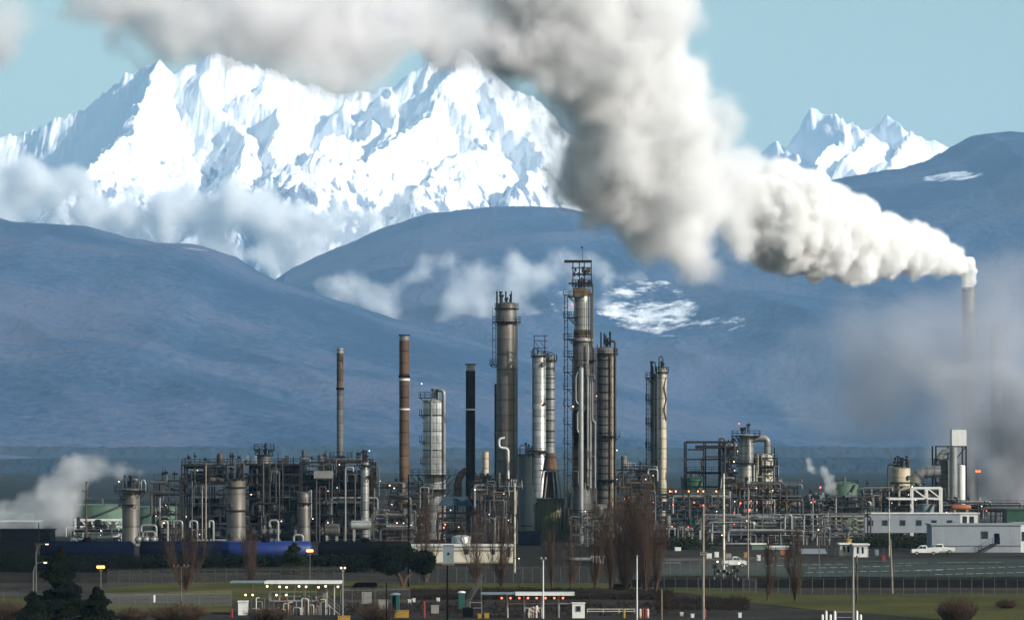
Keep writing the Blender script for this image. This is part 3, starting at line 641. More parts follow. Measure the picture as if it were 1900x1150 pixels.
lg.box(GX(1000,Yc), GX(1043,Yc), Yc+1.5, Yc+4.5, GZ(873.5,Yc), GZ(871,Yc)); lg.build('support_legs', M['paletimber'], tm)
MB().lathe((GX(1021,Yc), Yc+3.2, 0), [(15*k, GZ(925,Yc)+.02), (10*k, GZ(875,Yc))], 16).build('hopper', M['black'], tm, True)
rl = MB(); rl.box(GX(995,Yc), GX(1052,Yc), Yc-.7, Yc+6, GZ(925,Yc)+.01, GZ(925,Yc)+.18); railing(rl, [(GX(1028,Yc),Yc-.7,GZ(925,Yc)+.18),(GX(1052,Yc),Yc-.7,GZ(925,Yc)+.18)]); rl.build('platform', M['steel'], tm)
tb = vessel(981, 842, 40, 850, 'bluegrey', 'wide blue grey tank crowned with railings and small piping', cat='tank', name='tank', dome_h=.08, seed=7, plats=[(842,.7,0,360)], topstuff=10, pipes=[([(-16,845,-2),(-16,826,-2),(-6,826,-2),(-6,845,-2)],.12,'pipeg'),([(-14,842,-2.6),(-14,985,-2.6)],.12,'pipeg'),([(10,842,-2.8),(16,836,-2.8),(16,900,-2.8)],.12,'piped')], rings=[(975,.1,.2)])
# tallest column
Yc = 800; k = Yc/F
c7 = vessel(1080, 534, 30, Yc, 'clad', 'tallest column with silver and rusty bands under an open lifting frame', dome_h=.4, skirt=None, seed=8, topstuff=5, n=32,
  plats=[(529,.5,0,360)]+[(y,1.3,140,235) for y in (550,589,629,661)], lamps=[(-19,566,'lr'),(-17,754,'lwo')])
for (a, b, mm, ex) in ((536,550,'rust2',.06),(612,627,'rust2',.06),(629,634,'clad',.7),(634,700,'grey',.25),(700,760,'grey',.28),(760,830,'black',.22),(830,905,'rust2',.20),(905,990,'grey',.3)):
    MB().lathe((GX(1080,Yc), Yc, 0), [(15*k, GZ(b,Yc)), (15*k+ex, GZ(b,Yc)+.05), (15*k+ex, GZ(a,Yc)-.05), (15*k, GZ(a,Yc))], 32).build('shell_band', M[mm], c7, True)
mb = MB()
for xx in (1063, 1075, 1084, 1097):
    for d in (-1.4, 1.4): mb.beam((GX(xx,Yc), Yc+d, GZ(532,Yc)), (GX(xx,Yc), Yc+d, GZ(484,Yc)), .17)
for yy, a, b, th in ((485,1047,1098,.42),(509,1062,1098,.22),(497,1060,1098,.12),(526,1055,1098,.25)):
    for d in (-1.4, 1.4): mb.beam((GX(a,Yc), Yc+d, GZ(yy,Yc)), (GX(b,Yc), Yc+d, GZ(yy,Yc)), th)
mb.build('lifting_frame', M['frame'], c7)
MB().tube((GX(1081,Yc),Yc,GZ(486,Yc)),(GX(1081,Yc),Yc,GZ(461,Yc)),.06,.03).ball((GX(1080,Yc),Yc,GZ(459,Yc)),.22,5).build('mast', M['dark'], c7)
mb = MB(); rn = random.Random(5)
for i in range(12):
    x = GX(rn.uniform(1064,1094), Yc); z = GZ(rn.uniform(500,528), Yc); mb.boxc((x, Yc+rn.uniform(-1,1), z), rn.uniform(.3,.9), .6, rn.uniform(.5,1.3))
mb.build('relief_valves', M['rust2'], c7)
MB().boxc((GX(1073,Yc), Yc-2, GZ(543,Yc)), 2.4, .7, 2.0).build('equipment_box', M['rust2'], c7)
tw = MB()
for a, b in ((1047, 1053),):
    for x in (a, b):
        for d in (-2.4, -1.2): tw.beam((GX(x,Yc), Yc+d, 0), (GX(x,Yc), Yc+d, GZ(548,Yc)), .14)
for i, y in enumerate(range(548, 960, 12)):
    for d in (-2.4, -1.2): tw.beam((GX(1047,Yc), Yc+d, GZ(y,Yc)), (GX(1053,Yc), Yc+d, GZ(y,Yc)), .08)
    tw.beam((GX(1047,Yc), Yc-2.4, GZ(y,Yc)), (GX(1053,Yc), Yc-2.4, GZ(y+12,Yc)), .06)
tw.build('ladder_tower', M['dark'], c7)
for i, y in enumerate((548,589,629,661,690,722,752,786,822,850,880)):
    mb = MB(); mb.box(GX(1045,Yc), GX(1064,Yc), Yc-2.7, Yc-.8, GZ(y,Yc)-.12, GZ(y,Yc)); 
    for q in (0, 1): mb.beam((GX(1054,Yc), Yc-2.6+q*1.6, GZ(y,Yc)-.1), (GX(1065,Yc), Yc-1.5, GZ(y,Yc)-1.6), .1)
    o = mb.build('platform', M['dark'], c7)
    railing(MB(), [(GX(1064,Yc),Yc-2.7,GZ(y,Yc)),(GX(1045,Yc),Yc-2.7,GZ(y,Yc)),(GX(1045,Yc),Yc-.8,GZ(y,Yc))]).build('railing', M['dark'], o)
for (pts, rr, mm) in (([(14,530,-.5),(20,526,-.5),(20,560,-.5),(20,905,-.5)],.17,'steel'),([(15,545,-1.4),(17,545,-1.4),(17,640,-1.4),(22,650,-1.4),(22,915,-1.4)],.2,'piped'),([(10,640,-2.3),(10,900,-2.3)],.2,'pipew'),([(15,700,-2.1),(15,905,-2.1)],.26,'pipew'),([(19,700,-2.4),(19,780,-2.4),(24,784,-2.4),(24,905,-2.4)],.15,'pipew'),([(-8,690,-2.4),(-12,700,-2.4),(-12,745,-2.4),(-4,752,-2.4)],.18,'pipew'),([(-3,760,-2.6),(-9,766,-2.6),(-9,800,-2.6),(-2,806,-2.6)],.2,'pipew'),([(8,560,-1.8),(8,628,-1.8)],.09,'dark'),([(-14,660,-1.8),(-18,668,-1.8),(-18,920,-1.8)],.12,'piped'),([(3,812,-2.6),(-6,820,-2.6),(-6,900,-2.6)],.14,'pipew')):
    MB().pipe([(GX(1080+a,Yc), Yc+d, GZ(b,Yc)) for a, b, d in pts], rr, 10).build('pipe', M[mm], c7, True)
rn = random.Random(9)
for dx_, y_, r_ in ((17,640,.16),(19.5,655,.13),(21.5,690,.17),(24,720,.12),(25.5,650,.1)): MB().pipe([(GX(1080+dx_-4,Yc),Yc-.5,GZ(y_,Yc)),(GX(1080+dx_,Yc),Yc-.5,GZ(y_,Yc)),(GX(1080+dx_,Yc),Yc-.5,GZ(930,Yc))], r_, 8).build('pipe', M['piped' if r_ > .12 else 'rust'], c7, True)
for y_ in (668,704,744,770,812,846,886):
    o = MB().box(GX(1092,Yc), GX(1108,Yc), Yc-2.2, Yc-.4, GZ(y_,Yc)-.12, GZ(y_,Yc)).build('platform', M['dark'], c7); railing(MB(), [(GX(1092,Yc),Yc-2.2,GZ(y_,Yc)),(GX(1108,Yc),Yc-2.2,GZ(y_,Yc))]).build('railing', M['dark'], o)
for i in range(16):
    y = rn.uniform(645, 900); x = rn.uniform(1062, 1097); L = rn.uniform(6, 18); MB().pipe([(GX(x,Yc),Yc-2.7,GZ(y,Yc)),(GX(x+L*.6,Yc),Yc-2.9,GZ(y,Yc)),(GX(x+L*.6,Yc),Yc-2.9,GZ(y+rn.uniform(8,30),Yc))], rn.uniform(.06,.15), 8).build('pipe', M[rn.choice(('piped','pipeg','rust','pipew'))], c7, True)
Yq = 788; vv = vessel(1078.5, 681, 8.6, Yq, 'pipew', 'slender plain pale standpipe in front of the tallest column', cat='standpipe', name='standpipe', dome_h=.5, n=18)
# ringed column to the right of it
c8 = vessel(1124, 642, 33, 812, 'grey', 'grey column ringed every storey with three short vents on its head', dome_h=.5, topstuff=7, seed=11, plats=[(656,.8,0,360),(735,1.5,120,240),(808,1.6,120,330),(889,1.8,120,330)],
  rings=[(y,.16,.22) for y in range(668, 960, 15)],
  pipes=[([(-9,645,0),(-9,616,0)],.17,'dark'),([(-3,640,0),(-3,618,0)],.17,'dark'),([(8,640,0),(8,615,0)],.22,'dark'),([(3,640,0),(6,633,-.5),(17,633,-1),(17.5,660,-1),(17.5,960,-1)],.24,'piped'),([(8,656,-2),(8,940,-2)],.17,'rust'),([(12,656,-1.9),(12,940,-1.9)],.15,'tan'),([(-16,640,-1.4),(-16,900,-1.4)],.13,'piped')], lamps=[(-18,735,'lwo'),(20,835,'lw')])
ladder(c8, GX(1106,812), 811, GZ(900,812), GZ(660,812)); ladder(c8, GX(1120,812), 809.4, GZ(900,812), GZ(668,812), cage=False)
# pair of slim columns on the right
c9 = vessel(1213.5, 692, 14, 830, 'brown', 'dark slim column with ladder cages on its left side', dome_h=.7, topstuff=5, seed=12, plats=[(700,1.2,90,270),(742,1.1,130,240),(784,1.1,130,240),(828,1.1,130,240),(878,1.1,130,240)], ladders=[(-12,700,880)], pipes=[([(-3,694,-1),(-4,676,-1),(-4,672,-1),(2,672,-1),(2,690,-1)],.14,'piped'),([(-14,705,-.5),(-14,930,-.5)],.08,'piped'),([(0,700,-1.2),(0,930,-1.2)],.1,'pipew')])
c9b = vessel(1229, 682, 15.5, 828, 'tan', 'tan clad slim column with a gooseneck vent on top', dome_h=.7, topstuff=4, seed=13, plats=[(690,.5,0,360)], pipes=[([(-6,686,0),(-6,663,0),(-1,660,0),(1,666,0),(1,684,0)],.16,'piped'),([(6,700,-.7),(3,720,-1.1),(7,740,-.7),(3,760,-1.1),(7,780,-.7)],.1,'dark'),([(-2,690,-1),(-2,930,-1)],.13,'clad')])
# ---------------------------------------------------------------- left process block
steel_frame(286, 338, (892,918,936,955,975,992), 795, 12, 'open frame with bare diagonal brace at the left end of the block', seed=21, pm=('pipeg','piped','piped','rust2','frame','piped','piped','pipew'), pipes=14, risers=8, topcl=3, brace=.7, lamps=3)
steel_frame(337, 440, (863,880,897,918,936,958,980,996), 800, 14, 'high frame roofed by a long thin canopy beam on short hangers', seed=22, pm=('pipeg','piped','piped','rust2','frame','piped','piped','pipew'), pipes=26, risers=14, eq=10, exch=5, decks=.75, topcl=8)
steel_frame(440, 560, (862,880,900,925,950,972,992), 806, 16, 'dark broad frame below the small railed tank', seed=23, pm=('pipeg','piped','piped','rust2','frame','piped','piped','pipew'), pipes=26, risers=16, eq=10, exch=6, decks=.9, topcl=10)
steel_frame(556, 692, (858,874,893,915,938,955,975,992), 808, 16, 'long frame with a pale panel under its top deck', seed=24, pm=('pipeg','piped','piped','rust2','frame','piped','piped','pipew'), pipes=40, risers=26, eq=16, exch=8, decks=.75, topcl=12, lamps=6)
bk = MB(); bk.box(GX(582,806), GX(618,806), 806.5, 807.2, GZ(888,806), GZ(873,806)); tag(bk.build('cladding_panel', M['clad'], loc=P(600,888,806)), 'pale corrugated panel hung below the top deck of the long frame', 'panel')
for i, (a, b, y0, y1, lab) in enumerate(((350,432,880,897,'upper'),(462,558,862,990,'dark'),(350,432,925,990,'lower'),(558,690,880,990,'east'))):  # black boxes added inside the frames so their interiors look dark
    nm = {'upper':'dark fin fan cooler bank under the long canopy beam','dark':'huge added black box darkening the inside of the broad frame','lower':'added black box darkening the lower inside of the canopied frame','east':'added black box darkening the lower inside of the long panelled frame'}[lab]
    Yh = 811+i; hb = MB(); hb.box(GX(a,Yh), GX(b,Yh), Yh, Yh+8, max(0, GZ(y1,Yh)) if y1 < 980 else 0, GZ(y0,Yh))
    root = empty('dark_infill', (GX((a+b)/2,Yh), Yh, 0), nm, 'dark_infill'); hb.build('casing', M['tar'], root)
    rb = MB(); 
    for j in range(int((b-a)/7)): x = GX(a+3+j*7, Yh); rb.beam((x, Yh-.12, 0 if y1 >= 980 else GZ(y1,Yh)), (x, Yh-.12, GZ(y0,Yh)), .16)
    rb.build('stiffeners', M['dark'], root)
vessel(243, 905, 33, 785, 'brown', 'stout brown column at the far left end carrying a platform of looped pipes', dome_h=.15, seed=31, topstuff=8, skirt=992, plats=[(909,1.7,0,360),(935,.9,150,300)], manholes=[(-13,923)],
  pipes=[([(-1,909,0),(-1,890,0),(14,890,0),(14,908,0)],.34,'pipew'),([(3,905,-1),(3,884,-1),(15,884,-1),(15,905,-1)],.2,'piped'),([(20,908,-1),(20,892,-1),(25,889,-1),(28,896,-1),(28,912,-1)],.14,'pipew'),([(-16,910,-.5),(-16,892,-.5),(-10,892,-.5)],.2,'piped'),([(16,912,0),(60,912,0)],.15,'piped')], lamps=[(-20,893,'lw')])
vessel(438, 887, 35, 782, 'brown', 'thick ringed column with round manholes in front of the block', dome_h=.12, seed=32, topstuff=12, skirt=985, rings=[(904,.3,.3),(947,.3,.3)], manholes=[(-9,896),(-9,938),(-9,994)], plats=[(887,.6,0,360)], pipes=[([(6,887,0),(6,862,0),(14,858,0),(14,885,0)],.22,'piped'),([(-2,887,-1),(-2,855,-1)],.16,'pipeg')])
vessel(564, 912, 23, 786, 'brown', 'shorter ringed column midway along the block', dome_h=.3, seed=33, topstuff=4, skirt=982, plats=[(932,.8,180,360)], pipes=[([(8,914,-1),(14,908,-1),(14,960,-1)],.14,'pipew')])
vessel(677, 856, 15.5, 795, 'clad', 'slim silver column with a railed head at the right end of the block', dome_h=.4, seed=34, topstuff=7, plats=[(862,.9,0,360),(882,1.4,300,60)], pipes=[([(5,866,0),(22,866,0),(26,868,0),(26,920,0)],.17,'pipeg')], lamps=[(9,836,'lw')])
vessel(490, 844, 26, 812, 'grey', 'small round tank raised above the roof of the block with a railed top', cat='tank', name='tank', dome_h=.05, seed=35, topstuff=8, plats=[(843,.5,0,360),(833,.8,0,360)])
vessel(632, 845, 18, 846, 'dark', 'dark footing drum below the slim two tone chimney', cat='drum', name='drum', dome_h=.1, plats=[(848,1.5,0,360)])
def drum(px, y, L, d, Y, mat, label, endon=False, legs=True, cat='drum'):
    k = Y/F; X = GX(px, Y); Z = GZ(y, Y); r = d/2*k; l = L*k/2; root = empty('pressure_drum', (X, Y, 0), label, cat)
    q = [(-l, .35), (-l*.93, .75), (-l*.82, 1), (l*.82, 1), (l*.93, .75), (l, .35)]
    mb = MB(); mb.sweep([((X+a, Y, Z) if not endon else (X, Y+a, Z)) for a, _ in q], [r*b for _, b in q], 20); mb.build('shell', M[mat], root, True)
    if legs:
        for s in (-.6, .6):
            lm = MB()
            if endon: lm.box(X-r*.7, X+r*.7, Y+s*l-.2, Y+s*l+.2, 0, Z-r*.6)
            else: lm.box(X+s*l-.25, X+s*l+.25, Y-r*.6, Y+r*.6, 0, Z-r*.6)
            lm.build('saddle', M['conc'], root)
    MB().tube((X, Y, Z+r*.9), (X, Y, Z+r+.7), .2, n=10).build('nozzle', M['steel'], root); return root
drum(671, 974, 46, 18, 780, 'bright', 'shiny horizontal drum catching the sun low in the block')
drum(616, 983, 30, 24, 776, 'brown', 'squat horizontal drum left of the shiny one')
for j, (px_, py_) in enumerate(((490,986),(503,986),(514,986),(490,1004),(503,1004),(514,1004))):
    tag(drum(px_, py_, 60, 12, 778+j*.01, 'grey', None, endon=True, cat=None, legs=py_ > 990), 'round ended exchanger shell in the stack of six beside the bare tree', 'exchanger', 'stacked exchanger shells')
for j, px_ in enumerate((258, 272, 286)):
    tag(drum(px_, 1000, 40, 13, 770, 'clad', None, endon=True, cat=None), 'silver ended exchanger in the row at the foot of the left end column', 'exchanger', 'row of three silver ended exchangers')
lo_ = empty('pipe_loops', (GX(350,772), 772, 0), 'row of pale hooped pipes rising in front of the frames', 'pipework')
for a, b, z1 in ((300,311,966),(322,338,966),(352,366,966),(388,396,966),(262,290,974),(265,288,986),(500,516,965),(545,562,992)):
    MB().pipe([(GX(a,772),772,GZ(z1+12,772)),(GX(a,772),772,GZ(z1,772)),(GX(b,772),772,GZ(z1,772)),(GX(b,772),772,.1)], .24, 10).build('pipe', M['pipew'], lo_, True)
# ---------------------------------------------------------------- middle ground racks
steel_frame(690, 790, (905,925,945,962,980), 815, 9, 'low rack of crossing pipes between the block and the wide silver column', 'pipe rack', 'pipe_rack', seed=41, pipes=34, risers=18, eq=8, exch=4, topcl=4, decks=.35, lamps=6)
steel_frame(878, 918, (895,912,930,948,968), 808, 9, 'crowded rack round the foot of the black chimney', 'pipe rack', 'pipe_rack', seed=42, pipes=26, risers=22, eq=8, exch=3, topcl=6, decks=.4)
steel_frame(905, 962, (905,925,950,972), 790, 8, 'narrow rack in front of the tall brown column', 'pipe rack', 'pipe_rack', seed=43, pipes=16, risers=16, eq=6, exch=2, topcl=5)
steel_frame(1064, 1104, (905,925,950,975), 806, 8, 'tangle of risers at the foot of the tallest column', 'pipe rack', 'pipe_rack', seed=44, pipes=18, risers=26, eq=6, exch=2, topcl=5, pm=('pipew','pipew','rust','piped','pipeg'))
steel_frame(1142, 1212, (872,885,905,925,945,965), 812, 10, 'brown rack with a pale top header beside the slim columns', 'pipe rack', 'pipe_rack', seed=45, pipes=24, risers=18, eq=8, exch=3, topcl=5, mat='frame', pm=('rust','rust2','piped','pipew','pipeg'), lamps=6)
_bk = steel_frame(1155, 1345, (918,932,946,962,980), 790, 10, 'wide blue decked rack right of the big bare trees', 'pipe rack', 'pipe_rack', seed=46, pipes=40, risers=22, eq=12, exch=6, topcl=6, decks=.5, mat='bluedeck', lamps=8, lampm=('lr','lw','lwo'))
for x_ in (1254,1278,1295,1305,1329,1243): lamp_part(_bk, (GX(x_,788), 788, GZ(911,788)), .14, 'lo')
for x_, y_, m_ in ((1288,932,'lr'),(1374,933,'lr'),(1305,937,'lr'),(1391,945,'lr')): lamp_part(_bk, (GX(x_,786), 786, GZ(y_,786)), .16, m_)
bd = MB(); bd.box(GX(1282,800), GX(1347,800), 800, 812, GZ(929,800), GZ(916,800)); tag(bd.build('roof_deck', M['bluedeck'], loc=P(1315,930,800)), 'dark blue flat roof slab over the wide blue rack', 'roof')
cn = MB(); root = empty('cooling_canopy', (GX(845,800), 800, 0), 'dark teal hipped canopy above the rack beside the wide silver column', 'canopy')
a, b, c_, d_ = GX(812,800), GX(876,800), GZ(938,800), GZ(921,800)
cn.V += [(a,797,c_),(b,797,c_),(b,806,c_),(a,806,c_),(a+1.2,799,d_),(b-1,799,d_),(b-1,804,d_),(a+1.2,804,d_)]; cn.F += [(3,2,1,0),(4,5,6,7),(0,1,5,4),(1,2,6,5),(2,3,7,6),(3,0,4,7)]; cn.build('roof', M['bluedeck'], root)
[MB().beam((x, y, 0), (x, y, c_), .3).build('post', M['frame'], root) for x in (a+1, (a+b)/2, b-1) for y in (798, 805)]
steel_frame(812, 876, (952,968,985), 796, 9, 'low railed deck beneath the teal canopy', 'pipe rack', 'pipe_rack', seed=47, pipes=10, risers=8, eq=6, exch=2, topcl=4, lamps=4, lampm=('lo','lw'))
steel_frame(690, 765, (955,972,990), 765, 7, 'foreground pipe rack left of the thin dark pole', 'pipe rack', 'pipe_rack', seed=48, pipes=20, risers=14, eq=4, exch=2, topcl=3, mat='steel')
steel_frame(1060, 1145, (958,975,992), 760, 6, 'short rack half hidden by the bare tree row', 'pipe rack', 'pipe_rack', seed=49, pipes=12, risers=12, eq=4, exch=2, topcl=3, mat='steel')
# ---------------------------------------------------------------- right hand units
fr = steel_frame(1273, 1345, (820,852,877,903,925), 835, 8, 'tall open gantry frame with empty upper bays', seed=51, nb=2, pipes=5, risers=3, eq=0, exch=1, decks=.0, brace=.0, lamps=0, topcl=0, rail=False)
mb = MB(); Yc = 833
for (a, b, y, th) in ((1273,1362,820,.5),(1290,1362,829,.75),(1276,1305,834,.3),(1273,1376,877,.5),(1278,1300,852,.2),(1278,1300,893,.2)): mb.beam((GX(a,Yc),Yc,GZ(y,Yc)), (GX(b,Yc),Yc,GZ(y,Yc)), th)
railing(mb, [(GX(1275,Yc),Yc-.5,GZ(875,Yc)),(GX(1350,Yc),Yc-.5,GZ(875,Yc))]); mb.beam((GX(1345,Yc),Yc,GZ(828,Yc)),(GX(1345,Yc),Yc,GZ(930,Yc)),.3)
for x, s in ((1276,1),(1303,-1)): mb.beam((GX(x,Yc),Yc,GZ(892,Yc)), (GX(x+7*s,Yc),Yc,GZ(878,Yc)), .16)
mb.build('gantry_beams', M['frame'], fr)
steel_frame(1345, 1378, (830,845,860,877,895,912), 828, 7, 'packed valve frame left of the domed grey column', seed=52, pipes=14, risers=12, eq=8, exch=3, topcl=2, decks=.6)
steel_frame(1400, 1442, (850,866,882,900,915), 832, 8, 'valve frame carrying the cream drum', seed=53, pipes=18, risers=10, eq=8, exch=2, topcl=3, decks=.6, pm=('tan','cream','piped','pipew'))
vessel(1384, 804, 28, 820, 'clad', 'stubby grey column with a railed crow nest platform and a big overhead duct', dome_h=.35, seed=54, topstuff=7, plats=[(808,1.6,0,360),(858,.9,0,360)], pipes=[([(6,816,0),(22,813,0),(40,813,0),(40,842,0)],.75,'clad'),([(14,862,-1),(14,930,-1)],.3,'clad'),([(5,858,-2),(5,815,-2)],.2,'pipew')], lamps=[(-14,786,'lr')])
vessel(1421, 842, 26, 834, 'cream', 'cream domed vessel under the end of the overhead duct', cat='vessel', name='vessel', dome_h=.6, seed=55, topstuff=2, plats=[(897,1.5,0,360),(872,.8,180,330)], rings=[(868,.1,.2)], skirt=905)
vessel(1402, 862, 13, 836, 'cream', 'small cream vessel tucked between the two columns', cat='vessel', name='vessel', dome_h=.6, seed=56)
steel_frame(1345, 1480, (905,925,942,960,980), 800, 10, 'busy rack below the stubby grey column', 'pipe rack', 'pipe_rack', seed=57, pipes=44, risers=26, eq=14, exch=6, topcl=6, decks=.45, lamps=7, lampm=('lr','lw','lwo'), pm=('pipew','pipeg','pipeg','piped','rust2'))
steel_frame(1300, 1530, (962,975,988), 770, 7, 'long low rack carrying bright parallel headers', 'pipe rack', 'pipe_rack', seed=58, pipes=34, risers=16, eq=6, exch=3, topcl=2, decks=.15, mat='steel', brace=.1, pm=('pipew','pipew','pipeg','clad'), lamps=4)
steel_frame(1205, 1310, (985,998), 745, 5, 'dark low rack right behind the big bare trees', 'pipe rack', 'pipe_rack', seed=59, pipes=12, risers=10, eq=5, exch=3, topcl=2, lamps=3, lampm=('lr','lw'))
steel_frame(1470, 1610, (930,943,955), 835, 8, 'rack of grey headers in front of the silver domed tank', 'pipe rack', 'pipe_rack', seed=60, pipes=26, risers=14, eq=10, exch=4, topcl=5, decks=.3, lamps=4, lampm=('lr','lw'))
steel_frame(1600, 1740, (912,926,940), 870, 10, 'rack packed with valves behind the long white trailer', 'pipe rack', 'pipe_rack', seed=61, pipes=30, risers=18, eq=14, exch=5, topcl=8, decks=.5, lamps=5, mat='frame', pm=('pipew','pipeg','tan','rust2','piped'))
steel_frame(1740, 1900, (938,948), 880, 8, 'low rack right of the white trailer below the smoke', 'pipe rack', 'pipe_rack', seed=62, pipes=22, risers=10, eq=8, exch=2, topcl=6, decks=.3, lamps=3, lampm=('lr','lw'))
root = empty('truss_bridge', (GX(1700,866), 866, 0), 'white painted truss walkway above the long trailer', 'truss'); mb = MB(); Yc = 866
for y in (905, 925): 
    for d in (0, 3): mb.beam((GX(1650 if y > 910 else 1693,Yc),Yc+d,GZ(y,Yc)), (GX(1747,Yc),Yc+d,GZ(y,Yc)), .5)
xs_ = [1693,1720,1747]
for i, x in enumerate(xs_):
    for d in (0, 3): mb.beam((GX(x,Yc),Yc+d,0), (GX(x,Yc),Yc+d,GZ(905,Yc)), .45)
    if i: mb.beam((GX(xs_[i-1],Yc),Yc,GZ(905,Yc)), (GX(x,Yc),Yc,GZ(925,Yc)), .3)
mb.build('truss', M['white'], root)
root = empty('pipe_bridge', (GX(1575,805), 805, 0), 'grey lattice pipe bridge with sloping end left of the trailer', 'pipe bridge'); mb = MB(); Yc = 805
for y in (953, 990):
    for d in (0, 3): mb.beam((GX(1525 if y < 960 else 1540,Yc),Yc+d,GZ(y,Yc)), (GX(1604,Yc),Yc+d,GZ(y,Yc)), .4)
for x in (1540,1562,1583,1604):
    for d in (0, 3): mb.beam((GX(x,Yc),Yc+d,0 if x in (1540,1604) else GZ(990,Yc)), (GX(x,Yc),Yc+d,GZ(953,Yc)), .3)
for x in (1540,1562,1583): mb.beam((GX(x,Yc),Yc-.02,GZ(966,Yc)), (GX(x+21,Yc),Yc-.02,GZ(990,Yc)), .26)
mb.build('lattice', M['steel'], root)
for i, y in enumerate((958,966,974,982)): MB().pipe([(GX(1505,Yc),Yc+1.4,GZ(y+16,Yc)),(GX(1528,Yc),Yc+1.4,GZ(y,Yc)),(GX(1604,Yc),Yc+1.4,GZ(y,Yc))], .26).build('pipe', M[('pipew','tan','pipeg','pipew')[i]], root, True)
# storage tanks
def tank(px, yt, w, Y, mat, label, roof=.12, wm=None, extras=True, hatch=True):
    k = Y/F; X = GX(px, Y); r = w/2*k; zt = GZ(yt, Y); root = empty('storage_tank', (X, Y, 0), label, 'storage tank')
    h = r*roof; MB().lathe((X,Y,0), [(r,0),(r,zt-h)], 40).build('wall', M[mat], root, True)
    MB().lathe((X,Y,0), [(r+.12,zt-h-.15),(r+.12,zt-h)]+[(max(.05,r*math.cos(math.pi/2*i/6)), zt-h+h*math.sin(math.pi/2*i/6)) for i in range(7)], 40).build('roof', M[wm or mat], root, True)
    if extras:
        mb = MB(); n = 24
        for i in range(n+1):
            a = R(200+i*110/n); z = (zt-h)*i/n; mb.boxc((X+(r+.5)*math.cos(a), Y+(r+.5)*math.sin(a), z), .9, .9, .12, a)
        mb.build('spiral_stair', M['steel'], root); rl = MB(); railing(rl, [(X+r*math.cos(R(a)), Y+r*math.sin(R(a)), zt-h) for a in range(0,360,20)], closed=True); rl.build('railing', M['dark'], root)
    if hatch: MB().tube((X,Y,zt-.1),(X,Y,zt+1.2),.35,n=10).build('vent', M['steel'], root)
    return root
tank(190, 934, 120, 960, 'green', 'broad green storage tank seen left of the stout end column', .04)
tank(8, 948, 110, 940, 'green', 'green storage tank half behind the drifting steam at the left edge', .06)
tank(285, 938, 90, 1010, 'green', 'distant green tank showing between the left frames', .04)
tank(1286, 884, 46, 960, 'dgreen', 'green roofed tank seen through the open gantry', .3)
tank(1567, 893, 50, 905, 'green', 'pale green cone shouldered tank beyond the racks', .25)
tank(1513, 923, 62, 850, 'clad', 'low silver tank with a domed lid', .5)
tank(1545, 934, 22, 845, 'clad', 'small silver tank touching the low domed one', .6, extras=False)
tank(1455, 925, 40, 900, 'green', 'faint green tank behind the busy rack', .3)
tank(1892, 862, 56, 1060, 'clad', 'large silver tank at the right edge inside the smoke', .12)
tank(1718, 934, 30, 860, 'bluegrey', 'short blue grey tank under the white truss', .1)
# right group in and beside the smoke
vessel(1671, 866, 36, 880, 'tan', 'squat tan vessel crowded with valves beside a bent dark pipe', cat='vessel', name='vessel', dome_h=.15, seed=71, topstuff=20, rings=[(895,.2,.3)], manholes=[(12,886)], pipes=[([(-24,920,-1),(-24,861,-1),(-4,861,-1),(-4,868,-1)],.22,'piped'),([(4,866,0),(4,852,0),(15,852,0),(15,870,0)],.22,'piped')])
el = empty('duct', (GX(1705,882), 882, 0), 'huge silver elbow duct rising then turning toward the grey tower', 'duct'); k = 882/F
MB().sweep([P(1696,930,882),P(1696,898,882),P(1700,884,882),P(1712,876,882),P(1745,874,882)], [11*k]*5, 22).build('duct_shell', M['clad'], el, True)
mb = MB(); [mb.sweep([P(a,b,882),P(a+c*1.5,b+d*1.5,882)], [11.8*k]*2, 22) for a,b,c,d in ((1696,910,0,1),(1697,895,0,1),(1703,882,1,-1),(1718,875.5,1,0),(1732,875,1,0))]; mb.build('flanges', M['steel'], el)
hs = empty('boiler_tower', (GX(1750,905), 905, 0), 'grey boiler tower shrouded in smoke beside the pale round column', 'tower'); mb = MB(); Yc = 905
mb.box(GX(1738,Yc), GX(1764,Yc), Yc, Yc+7, 0, GZ(850,Yc)); mb.build('casing', M['grey'], hs)
mb = MB(); [mb.beam((GX(x,Yc),y,0),(GX(x,Yc),y,GZ(827,Yc)),.35) for x in (1736,1765,1792) for y in (Yc-.5,Yc+7)]; [mb.beam((GX(1735,Yc),Yc-.5,GZ(y,Yc)),(GX(1793,Yc),Yc-.5,GZ(y,Yc)),.3) for y in (828,862,895)]
mb.beam((GX(1765,Yc),Yc-.5,GZ(862,Yc)),(GX(1792,Yc),Yc-.5,GZ(828,Yc)),.25); mb.build('frame', M['frame'], hs)
MB().sweep([P(1742,850,904),P(1750,840,904),P(1762,836,904),P(1772,842,904)], [.8]*4, 14).build('duct_shell', M['clad'], hs, True)
bx = MB(); bx.box(GX(1766,Yc), GX(1793,Yc), Yc-.4, Yc+4, GZ(827,Yc)+.01, GZ(797,Yc)); bx.build('filter_box', M['white'], hs)
vessel(1769, 829, 15, 895, 'pipew', 'plain pale round column below the white filter box', dome_h=.1)
vessel(1784, 862, 14, 900, 'white', 'short pale drum column right of the plain one', dome_h=.2)
vessel(1753, 852, 22, 898, 'grey', 'dull grey round column left of the plain pale one', dome_h=.1)
stk = chimney(1797, 533, 25, 1060, [(533,580,'clad'),(580,930,'grey'),(930,1000,'grey')], 'very tall stack feeding the steam plume fading into smoke', [(581,2,'dark')], name='tall_stack')
ring_platform(stk, (GX(1797,1060),1060), 12.5*1060/F, 12.5*1060/F+3.5, GZ(752,1060), 0, 360)
